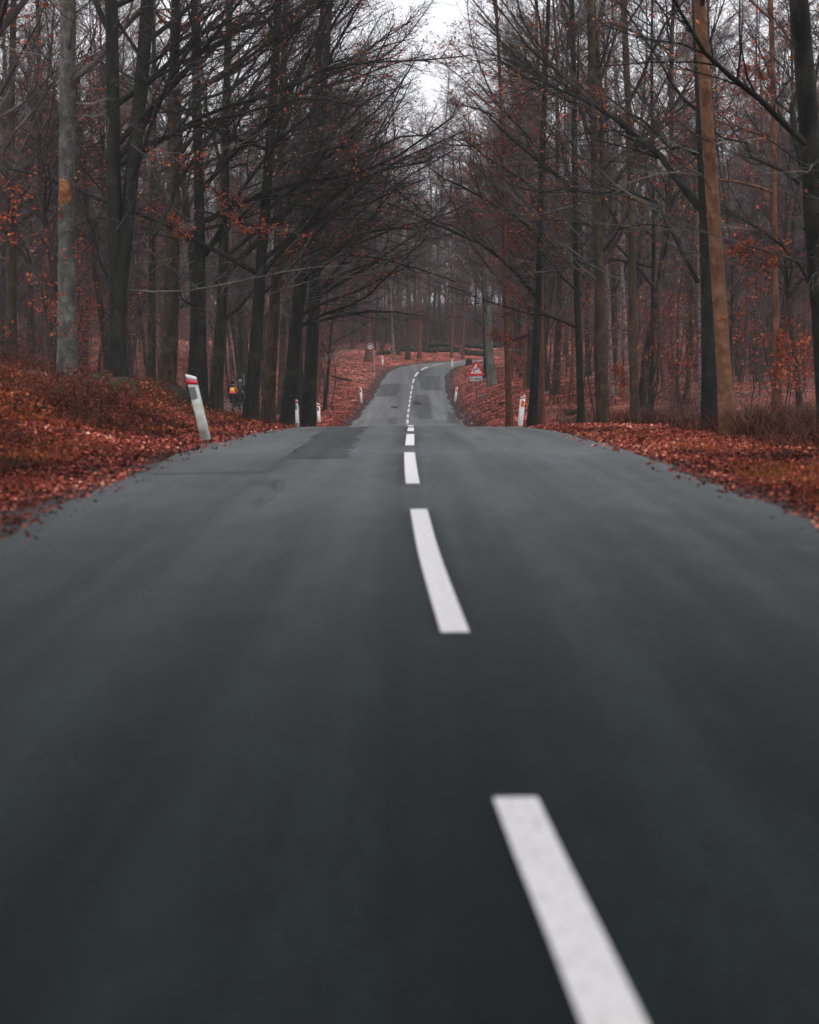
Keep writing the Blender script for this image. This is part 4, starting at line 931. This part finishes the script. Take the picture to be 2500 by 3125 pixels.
# ------------------------------------------------------------------ traffic signs
STEEL = mat_plain('galvanised_steel', (0.42, 0.43, 0.42), .55, .5, .15, 12, .2)
STEEL_D = mat_plain('pole_dark', (0.11, 0.11, 0.12), .6, .4, .2, 12, .3)
SRED = mat_plain('sign_red', (0.80, 0.012, 0.05), .4, .5, .05, 10)
SRED_D = mat_plain('sign_red_faded', (0.34, 0.02, 0.06), .5, .5, .1, 10)
SWHITE = mat_plain('sign_white', (0.74, 0.74, 0.70), .4, .5, .05, 10)
SWHITE2 = mat_plain('sign_face', (0.84, 0.85, 0.87), .4, .5, .03, 10)
SGREY = mat_plain('plate_face', (0.60, 0.60, 0.57), .5, .5, .06, 10)
SBLACK = mat_plain('sign_black', (0.012, 0.014, 0.017), .5, .4, .05, 10)
def text_mesh(name, body, size, mat, parent, loc, bold=.012, sx=1.0, spacing=1.0):
    cu = bpy.data.curves.new(name, 'FONT'); cu.body = body; cu.size = size; cu.align_x = 'CENTER'; cu.align_y = 'CENTER'
    cu.extrude = .0015; cu.offset = bold; cu.space_character = spacing; cu.resolution_u = 3
    to = bpy.data.objects.new(name, cu); COL.objects.link(to); bpy.context.view_layer.update()
    me = bpy.data.meshes.new_from_object(to.evaluated_get(bpy.context.evaluated_depsgraph_get())); bpy.data.objects.remove(to); bpy.data.curves.remove(cu)
    me.materials.clear(); me.materials.append(mat)
    o = link(name, me, parent, loc); o.rotation_euler = (math.pi / 2, 0, 0); o.scale = (sx, 1, 1); return o
def rounded_poly(pts, r, n=5):
    out = []; m_ = len(pts)
    for i in range(m_):
        p = np.array(pts[i]); a = norm((np.array(pts[i - 1]) - p)[None])[0]; b = norm((np.array(pts[(i + 1) % m_]) - p)[None])[0]
        p0, p1 = p + a * r, p + b * r
        for t in np.linspace(0, 1, n): out.append(tuple((1 - t) ** 2 * p0 + 2 * t * (1 - t) * p + t * t * p1))
    return out
def tube_obj(name, pts, r, mat, parent, sides=12):
    pts = np.array(pts, float); v, q = tubes(pts[None], np.full((1, len(pts)), r), sides)
    return link(name, mesh_np(name, v, [q], [mat]), parent)

def curve_sign():
    d = 80.0; b = unproj(1455, 1268, d); z0 = gz(b[0], d)
    root = empty('curve_warning_sign', (b[0], d, z0)); tag(root, 'red and white triangular curve sign over a plate reading 5 sving', 'traffic sign')
    root.rotation_euler = (0, R(-.8), R(-3))
    zt = unproj(1452, 1099, d)[2] - z0                     # apex height
    side = .79; hgt = side * .886; zb = zt - hgt
    tube_obj('pole', [(0, .03, -.4), (0, .03, zt * .5), (0, .03, zt - .12)], .031, STEEL_D, root)
    T = [(-side / 2, zb), (side / 2, zb), (0, zt)]
    cx = (0, zb + hgt / 3)
    sh = lambda f: [(cx[0] + (x - cx[0]) * f, cx[1] + (z - cx[1]) * f) for x, z in T]
    bm = bmesh.new(); prism(bm, rounded_poly(T, .05), -.012, 0.0); bm_obj('triangle_plate', bm, SRED, root)
    bm = bmesh.new(); prism(bm, rounded_poly(sh(.66), .02), -.0155, -.0118); face = bm_obj('white_face', bm, SWHITE, root)
    # bent arrow
    k = side / 485.0
    px = [(685, 572), (685, 492), (712, 472), (762, 492), (785, 470), (788, 418)]
    c_ = [((x - 748) * k, zb + (612 + 40 - y) * k) for x, y in px]
    bm = bmesh.new(); wv = .026
    P = np.array(c_); t = np.gradient(P, axis=0); t /= np.linalg.norm(t, axis=1)[:, None]; n = np.stack([-t[:, 1], t[:, 0]], 1)
    Lp = [tuple(p) for p in P + n * wv]; Rp = [tuple(p) for p in P - n * wv]
    prism(bm, [(float(x), float(z)) for x, z in Lp + Rp[::-1]], -.0185, -.0152)
    bm_obj('bend_symbol', bm, SBLACK, face)
    x_, z_ = c_[-1]; bm = bmesh.new(); prism(bm, [(x_ - .045, z_ - .02), (x_ + .045, z_ - .02), (x_, z_ + .06)], -.0186, -.0151); bm_obj('arrow_tip', bm, SBLACK, face)
    ph = .245; pw = .60; z1 = zb - .045
    bm = bmesh.new(); prism(bm, rounded_poly([(-pw / 2 - .01, z1 - ph), (pw / 2 - .01, z1 - ph), (pw / 2 - .01, z1), (-pw / 2 - .01, z1)], .015, 3), -.012, 0); pl = bm_obj('text_plate', bm, SBLACK, root)
    bm = bmesh.new(); e = .014; prism(bm, rounded_poly([(-pw / 2 - .01 + e, z1 - ph + e), (pw / 2 - .01 - e, z1 - ph + e), (pw / 2 - .01 - e, z1 - e), (-pw / 2 - .01 + e, z1 - e)], .01, 3), -.0155, -.0118); bm_obj('plate_face', bm, SGREY, pl)
    text_mesh('plate_text', '5 sving', .20, SBLACK, pl, (-.01, -.0175, z1 - ph / 2 - .005), .006, .80, 1.05)
curve_sign()

def speed_sign():
    d = 148.0; b = unproj(1144, 1141, d); z0 = gz(b[0], d)
    root = empty('speed_limit_sign', (b[0], d, z0)); tag(root, 'round 50 speed limit sign hanging in a hooped grey pole', 'traffic sign')
    root.rotation_euler = (0, R(-1.8), 0)
    zc = unproj(1131, 1058.5, d)[2] - z0; r = .255; xo = -.30
    pts = [(0, 0, -.4), (0, 0, zc * .5), (0, 0, zc)] + [(xo + .30 * math.cos(a), 0, zc + .30 * math.sin(a)) for a in np.linspace(.15, math.pi - .05, 16)] + [(xo - .30, 0, zc - .12)]
    tube_obj('hooped_pole', pts, .032, STEEL, root)
    def disc(rr, y0, y1):
        bm = bmesh.new(); prism(bm, [(xo + rr * math.cos(a), zc + rr * math.sin(a)) for a in np.linspace(0, 2 * math.pi, 40, endpoint=False)], y0, y1); return bm
    pl = bm_obj('red_ring', disc(r, -.05, -.035), SRED_D, root)
    bm_obj('white_face', disc(r * .72, -.054, -.0495), SWHITE2, pl)
    text_mesh('speed_number', '50', .25, SBLACK, pl, (xo, -.056, zc), .009, .85)
speed_sign()

# ------------------------------------------------------------------ logs, stones, stumps, fallen branches
LOGM = mat_bark('log_bark', (0.008, 0.008, 0.007), (0.018, 0.018, 0.014), (0.04, 0.042, 0.025), moss=.35)
ENDM = mat_bark('log_end', (0.05, 0.03, 0.02), (0.10, 0.06, 0.04), (0.16, 0.10, 0.07))
def log(label, a, b, r, mat=LOGM, name='mossy_log', cat='log', group=None, ends=True):
    a = np.array(a, float); b = np.array(b, float); rg = np.random.default_rng(int(abs(a[0] * 91 + a[1] * 7 + b[0])))
    root = empty(name, tuple(a)); tag(root, label, cat, group)
    n = 14; t = np.linspace(0, 1, n)[:, None]; p = (b - a) * t + rg.normal(0, r * .12, (n, 3)); rr = r * (1 - .25 * t[:, 0]) * (1 + rg.normal(0, .05, n))
    v, q = tubes(p[None], rr[None], 12); v = v + rg.normal(0, r * .04, v.shape)
    link('bark', mesh_np('bark', v, [q], [mat]), root)
    if ends:
        for ring, c_, fl_ in ((v[:12], p[0], 1), (v[-12:], p[-1], -1)):
            f = [[i, (i + 1) % 12, 12][::fl_] for i in range(12)]
            link('cut_end', mesh_np('cut_end', np.concatenate([ring, [c_]]), [np.array(f)], [ENDM], smooth=False), root)
    return root
def gpt(px, d, up=0): p = unproj(px, 1100, d); return (p[0], d, gz(p[0], d) + up)
for i, (x0, x1, d0, d1, r, up) in enumerate([(1196, 1262, 193, 194, .30, .25), (1258, 1330, 193, 193, .34, .28), (1300, 1376, 195, 194, .30, .75), (1336, 1412, 193, 193, .36, .3), (1405, 1480, 191, 191, .40, .32),
                                             (1420, 1492, 192, 192, .36, .95), (1500, 1566, 198, 200, .4, .35), (1150, 1192, 188, 189, .26, .2)]):
    log(['mossy log lying at the left end of the dark row beyond the bend', 'dark log lying next from the left in the row beyond the bend', 'upper dark log on the middle of the row beyond the bend', 'dark log at ground level in the middle of the row beyond the bend',
         'thick black log at the bottom of the pile above the bend', 'mossy log on the black log of the pile above the bend', 'dark log on the ground behind the pale green trunk', 'small dark log on the slope right of the speed sign'][i], gpt(x0, d0, up), gpt(x1, d1, up), r, group='dark mossy logs beyond the bend')
log('pale broken branch lying on the leaf slope left of the speed sign', gpt(1096, 142, .12), gpt(1132, 144, .18), .07, TWIG_PALE, 'fallen_branch', 'fallen branch', ends=False)
log('dark fallen trunk with a pale end on the left leaf slope', gpt(1070, 140, .15), gpt(1010, 143, .2), .09, LOGM, 'fallen_log', 'fallen log')
log('thin dark branch lying on the slope left of the small white post', gpt(1064, 117, .08), gpt(1097, 119, .10), .045, TWIG, 'fallen_branch', 'fallen branch', ends=False)
#log('dead branch propped against the mossy left bank', (unproj(395, 1200, 37)[0], 37, gz(unproj(395, 1200, 37)[0], 37) + .1), (unproj(505, 1155, 38)[0], 38, gz(unproj(505, 1155, 38)[0], 38) + .75), .03, TWIG_PALE, 'fallen_branch', 'fallen branch', ends=False)
log('dark log lying in the leaves at the right edge', (7.1, 31.5, gz(7.1, 31.5) + .08), (8.3, 32.4, gz(8.3, 32.4) + .08), .10, LOGM, 'fallen_log', 'fallen log')
log('dark log on the leafy floor right of the brown roadside trunks', gpt(1730, 66, .08), gpt(1762, 66.5, .08), .11, LOGM, 'fallen_log', 'fallen log')
def blob(name, label, cat, loc, sx, sy, sz, mat, seed):
    rg = random.Random(seed); bm = bmesh.new(); bmesh.ops.create_icosphere(bm, subdivisions=4, radius=1)
    from mathutils import noise
    for v_ in bm.verts:
        n0 = 1 + .35 * noise.noise(v_.co * 1.7 + Vector((seed, 0, 0))) + .12 * noise.noise(v_.co * 5 + Vector((0, seed, 0)))
        v_.co = Vector((v_.co.x * sx * n0, v_.co.y * sy * n0, v_.co.z * sz * n0))
    o = bm_obj(name, bm, mat, None, True); o.location = loc; tag(o, label, cat); return o
STONE = mat_bark('stone', (0.06, 0.055, 0.06), (0.12, 0.11, 0.115), (0.2, 0.19, 0.19), stretch=1)
def gblob(name, label, cat, px, d, sx, sz, mat, seed, up=.3):
    x = unproj(px, 1150, d)[0]; return blob(name, label, cat, (x, d, gz(x, d) + sz * up), sx, sx * .8, sz, mat, seed)
gblob('mossy_stone', 'green mossy stone in the leaves above the small right-hand post', 'stone', 1394, 124, .17, .11, BARK_MOSSY, 3)
gblob('grey_stone', 'grey stone half sunk in leaves right of the sign pole', 'stone', 1474, 100, .20, .14, STONE, 4)
gblob('pale_stone', 'small pale stone below the green mossy one', 'stone', 1400, 119, .10, .05, mat_plain('stone_pale', (.45, .38, .32), .8, .2, .2, 6), 5)
gblob('tree_stump', 'dark rotten stump at the top of the bank left of the curve sign', 'tree stump', 1431, 158, .33, .42, LOGM, 6, .5)
gblob('tree_stump', 'dark stump on the floor right of the sign pole', 'tree stump', 1533, 84, .16, .13, LOGM, 7, .5)
gblob('mossy_mound', 'dark mossy root mound at the foot of the thick brown trunk', 'mound', 512, 48.5, .75, .45, BARK_MOSSY, 8, .15)
gblob('mossy_mound', 'dark mossy root mound below the black forked tree', 'mound', 335, 39.3, .8, .45, BARK_MOSSY, 9, .1)

# ------------------------------------------------------------------ cyclists on the forest path, seen from behind
SKIN = mat_plain('skin', (0.45, 0.27, 0.2), .6, .4, .05, 20)
CLOTH = mat_plain('cloth_black', (0.012, 0.017, 0.018), .8, .2, .2, 12)
CLOTH2 = mat_plain('cloth_dark_green', (0.012, 0.022, 0.022), .8, .2, .2, 12)
HELM = mat_plain('helmet_black', (0.015, 0.015, 0.02), .4, .5, .1, 20)
TEAL = mat_plain('helmet_teal', (0.10, 0.28, 0.25), .4, .5, .1, 20)
SHOE = mat_plain('shoe', (0.02, 0.02, 0.022), .6, .3, .1, 20)
RUB = mat_plain('rubber', (0.012, 0.012, 0.013), .8, .3, .1, 30)
FRM = mat_plain('bike_frame', (0.03, 0.06, 0.06), .4, .5, .1, 10, .3)
YEL = mat_plain('bag_yellow', (0.95, 0.62, 0.10), .6, .3, .06, 10)
ORA = mat_plain('bag_orange', (0.95, 0.22, 0.015), .6, .3, .06, 10)
BRED = mat_plain('bag_red', (0.80, 0.05, 0.03), .6, .3, .06, 10)
def skin_mesh(name, verts, edges, radii, mat, parent, root=0, sub=2):
    me = bpy.data.meshes.new(name); me.from_pydata([tuple(v) for v in verts], edges, []); me.update()
    o = link(name, me, parent)
    o.modifiers.new('skin', 'SKIN'); sk = me.skin_vertices[0].data
    for i, r_ in enumerate(radii): sk[i].radius = (r_ if isinstance(r_, tuple) else (r_, r_)); sk[i].use_root = (i == root)
    m = o.modifiers.new('sub', 'SUBSURF'); m.levels = sub; m.render_levels = sub
    bpy.context.view_layer.update()
    me2 = bpy.data.meshes.new_from_object(o.evaluated_get(bpy.context.evaluated_depsgraph_get()))
    o.modifiers.clear(); o.data = me2; bpy.data.meshes.remove(me)
    for p in me2.polygons: p.use_smooth = True
    me2.materials.clear(); me2.materials.append(mat); return o
def cyclist(x, y, label, helm, cloth, phase):
    z0 = gz(x, y) + .04
    root = empty('person', (x, y, z0)); tag(root, label, 'person', 'cyclists on the forest path')
    root.rotation_euler = (0, 0, R(4))
    # right foot low, left foot high (or the other way round)
    f = 1 if phase else -1
    hip = (0, -.12, 1.0); kneeR = (.13, .28 if f > 0 else .22, .62 if f > 0 else .80); ankR = (.11, .05 if f > 0 else .02, .22 if f > 0 else .46)
    kneeL = (-.13, .22 if f > 0 else .28, .80 if f > 0 else .62); ankL = (-.11, .02 if f > 0 else .05, .46 if f > 0 else .22)
    V = [hip, (0, -.02, 1.18), (0, .14, 1.38), (0, .20, 1.48), (0, .24, 1.56), (0, .27, 1.65), (0, .27, 1.72),
         (.17, .13, 1.42), (.24, .26, 1.22), (.23, .48, 1.10), (-.17, .13, 1.42), (-.24, .26, 1.22), (-.23, .48, 1.10),
         (.10, -.08, .96), kneeR, ankR, (-.10, -.08, .96), kneeL, ankL, (.11, ankR[1] + .14, ankR[2] - .06), (-.11, ankL[1] + .14, ankL[2] - .06)]
    E = [(0, 1), (1, 2), (2, 3), (3, 4), (4, 5), (5, 6), (2, 7), (7, 8), (8, 9), (2, 10), (10, 11), (11, 12), (0, 13), (13, 14), (14, 15), (0, 16), (16, 17), (17, 18), (15, 19), (18, 20)]
    Rd = [(.15, .12), (.15, .11), (.18, .12), .07, .06, .085, .075, .075, .05, .035, .075, .05, .035, .10, .065, .04, .10, .065, .04, .03, .03]
    skin_mesh('body', V, E, Rd, SKIN, root)
    g_ = lambda r_, k: (r_[0] + k, r_[1] + k) if isinstance(r_, tuple) else r_ + k
    JV = [V[i] for i in (0, 1, 2, 3, 7, 8, 9, 10, 11, 12)]; JV[6] = (.232, .44, 1.12); JV[9] = (-.232, .44, 1.12)
    skin_mesh('jacket', JV, [(0, 1), (1, 2), (2, 3), (2, 4), (4, 5), (5, 6), (2, 7), (7, 8), (8, 9)], [g_(Rd[i], .022) for i in (0, 1, 2, 3, 7, 8, 9, 10, 11, 12)], cloth, root)
    skin_mesh('trousers', [V[i] for i in (0, 13, 14, 15, 16, 17, 18)], [(0, 1), (1, 2), (2, 3), (0, 4), (4, 5), (5, 6)], [g_(Rd[i], .02) for i in (0, 13, 14, 15, 16, 17, 18)], CLOTH, root)
    for an, s in ((ankR, 1), (ankL, -1)):
        bm = bmesh.new(); bmesh.ops.create_uvsphere(bm, u_segments=14, v_segments=8, radius=1)
        for v_ in bm.verts: v_.co = Vector((s * .11 + v_.co.x * .05, an[1] + .07 + v_.co.y * .14, an[2] - .065 + max(v_.co.z, -.5) * .055))
        bm_obj('shoe', bm, SHOE, root, True)
    for s in (1, -1):       # gloved hands on the bar: palm, four fingers and thumb
        hv = [(s * .232, .46, 1.115), (s * .235, .52, 1.10)]
        he = [(0, 1)]; hr = [.026, .03]
        for j in range(4):
            k = len(hv); xx = s * (.205 + j * .02); hv += [(xx, .55, 1.10), (xx, .57, 1.075), (xx, .55 - .004 * j, 1.06)]; he += [(1, k), (k, k + 1), (k + 1, k + 2)]; hr += [.0105, .0095, .0085 - .0005 * j]
        k = len(hv); hv += [(s * .195, .51, 1.075), (s * .20, .545, 1.06)]; he += [(1, k), (k, k + 1)]; hr += [.0115, .0095]
        skin_mesh('glove', hv, he, hr, CLOTH, root, 1, 1)
    bm = bmesh.new(); bmesh.ops.create_uvsphere(bm, u_segments=20, v_segments=12, radius=1)
    for v_ in list(bm.verts): v_.co = Vector((v_.co.x * .108, .268 + v_.co.y * .15, 1.70 + (v_.co.z * .115 if v_.co.z > -.1 else -.012 - .06 * (v_.co.y < 0))))
    bm_obj('helmet', bm, helm, root, True)
    bm = bmesh.new(); bmesh.ops.create_uvsphere(bm, u_segments=16, v_segments=10, radius=1)
    for v_ in bm.verts: v_.co = Vector((v_.co.x * .094, .245 + v_.co.y * .105, 1.61 + v_.co.z * .095))
    bm_obj('hair', bm, HELM, root, True)
    return root
def bicycle(x, y, label):
    z0 = gz(x, y) + .04
    root = empty('bicycle', (x, y, z0)); tag(root, label, 'bicycle', 'bicycles on the forest path'); root.rotation_euler = (0, 0, R(4))
    for yy in (-.52, .56):
        wh = empty('wheel', (0, 0, 0)); wh.parent = root
        a = np.linspace(0, 2 * math.pi, 33); tube_obj('tyre', [(0, yy + .335 * math.cos(t), .345 + .335 * math.sin(t)) for t in a], .024, RUB, wh, 8)
        tube_obj('rim', [(0, yy + .305 * math.cos(t), .345 + .305 * math.sin(t)) for t in a], .011, STEEL, wh, 6)
        v_, q_ = tubes(np.array([[(0, yy, .345), (0, yy + .3 * math.cos(t), .345 + .3 * math.sin(t))] for t in np.linspace(0, 6.28, 17)[:-1]]), np.full((16, 2), .002), 3)
        link('spokes', mesh_np('spokes', v_, [q_], [STEEL]), wh)
    segs = np.array([[(0, -.02, .30), (0, -.16, .86)], [(0, -.02, .30), (0, .42, .80)], [(0, -.14, .78), (0, .40, .86)], [(0, -.02, .30), (0, -.52, .345)], [(0, -.14, .76), (0, -.52, .345)], [(0, .39, .96), (0, .56, .345)]])
    v_, q_ = tubes(segs, np.full((6, 2), .018), 8); link('frame', mesh_np('frame', v_, [q_], [FRM]), root)
    tube_obj('handlebar', [(-.29, .50, 1.07), (-.2, .53, 1.07), (-.06, .43, 1.0), (.06, .43, 1.0), (.2, .53, 1.07), (.29, .50, 1.07)], .014, RUB, root, 8)
    bm = bmesh.new(); bmesh.ops.create_uvsphere(bm, u_segments=14, v_segments=8, radius=1)
    for v_ in bm.verts: v_.co = Vector((v_.co.x * (.075 if v_.co.y < 0 else .04), -.17 + v_.co.y * .13, .885 + v_.co.z * .035))
    bm_obj('saddle', bm, RUB, root, True)
    for s in (1, -1): tube_obj('pedal', [(0, -.02, .30), (s * .08, -.02 + .02, .30 - s * .15), (s * .16, .0, .30 - s * .15)], .012, STEEL, root, 6)
    tube_obj('mudguard', [(0, -.52 + .38 * math.cos(t), .345 + .38 * math.sin(t)) for t in np.linspace(1.0, 3.6, 12)], .03, RUB, root, 6)
x1 = unproj(712, 1250, 96)[0]; x2 = unproj(733, 1240, 97.5)[0]
bicycle(x1, 96, 'bicycle under the left rider with the bright bag'); cyclist(x1, 96, 'cyclist in dark clothes seen from behind, carrying a bright orange bag', HELM, CLOTH, True)
bicycle(x2, 97.5, 'bicycle under the right rider with the teal helmet'); cyclist(x2, 97.5, 'cyclist in dark clothes with a teal helmet, half hidden by a trunk', TEAL, CLOTH2, False)
def backpack(x, y):
    z0 = gz(x, y) + .04; root = empty('backpack', (x, y, z0)); tag(root, 'glowing yellow and orange backpack on the left cyclist', 'backpack'); root.rotation_euler = (0, 0, R(4))
    def sect(name, z_a, z_b, wa, wb, mat):
        bm = bmesh.new(); n = 16; rings = []
        for j in range(5):
            t = j / 4; z = z_a + (z_b - z_a) * t; wd = wa + (wb - wa) * t; yc = -.15 + (z - 1.1) * .45
            rings.append([bm.verts.new((-.04 + wd * (abs(math.cos(a)) ** .6) * math.copysign(1, math.cos(a)), yc + .10 * (abs(math.sin(a)) ** .6) * math.copysign(1, math.sin(a)), z)) for a in np.linspace(0, 6.283, n, endpoint=False)])
        for j in range(4):
            for i in range(n): bm.faces.new((rings[j][i], rings[j][(i + 1) % n], rings[j + 1][(i + 1) % n], rings[j + 1][i]))
        bm.faces.new(rings[0]); bm.faces.new(rings[-1]); bm_obj(name, bm, mat, root, True)
    sect('lower_pocket', 1.05, 1.13, .165, .155, BRED); sect('main_body', 1.132, 1.24, .155, .14, ORA); sect('top_body', 1.242, 1.33, .14, .13, YEL); sect('top_flap', 1.332, 1.38, .128, .07, YEL)
    tube_obj('strap', [(.10, .02, 1.46), (.16, -.03, 1.38), (.21, -.02, 1.26), (.245, .04, 1.12)], .026, ORA, root, 8)
backpack(x1, 96)

# ------------------------------------------------------------------ added shade trees above and behind the viewer
for i, (x, y, k) in enumerate(shade):
    o = copy_tree(protos[k], (x, y, gz(x, y)), rg.uniform(0, 6.28), 1.05)
    o.name = 'forest_tree'
    tag(o, 'bare tree added close beside the viewer to shade the near road', 'tree', 'bare shade trees added beside the viewer')
for x, y, mir in ((-5.2, 10, 1), (-5.0, 4.5, 1), (-5.2, -1.5, 1), (-5.0, -8, 1), (5.2, 7.5, 0), (5.0, 1.5, 0), (5.1, -5, 0)):  # roadside copies added to shade the near road
    o = copy_tree(SHP[mir], (x, y, gz(x, y)), 0, 1.0)
    tag(o, 'bare roadside tree added beside the viewer, limbs shading the near road', 'tree', 'roadside shade trees added beside the viewer')

# ------------------------------------------------------------------ haze
def haze():
    x0, x1, y0, y1, z0, z1 = -140, 140, -62, 392, -7.5, 34
    bm = bmesh.new(); bmesh.ops.create_cube(bm, size=1)
    for v_ in bm.verts: v_.co = Vector(((x0 + x1) / 2 + v_.co.x * (x1 - x0), (y0 + y1) / 2 + v_.co.y * (y1 - y0), (z0 + z1) / 2 + v_.co.z * (z1 - z0)))
    m = bpy.data.materials.new('haze'); m.use_nodes = True; n = m.node_tree.nodes; n.clear()
    out = n.new('ShaderNodeOutputMaterial'); pv = n.new('ShaderNodeVolumePrincipled')
    pv.inputs['Color'].default_value = (.88, .87, .92, 1); pv.inputs['Density'].default_value = HAZE; pv.inputs['Anisotropy'].default_value = .2
    m.node_tree.links.new(pv.outputs[0], out.inputs['Volume'])
    o = bm_obj('haze', bm, m); tag(o, 'thin pale winter haze in the air', 'haze', kind='stuff')
HAZE = 0.00055
if HAZE: haze()
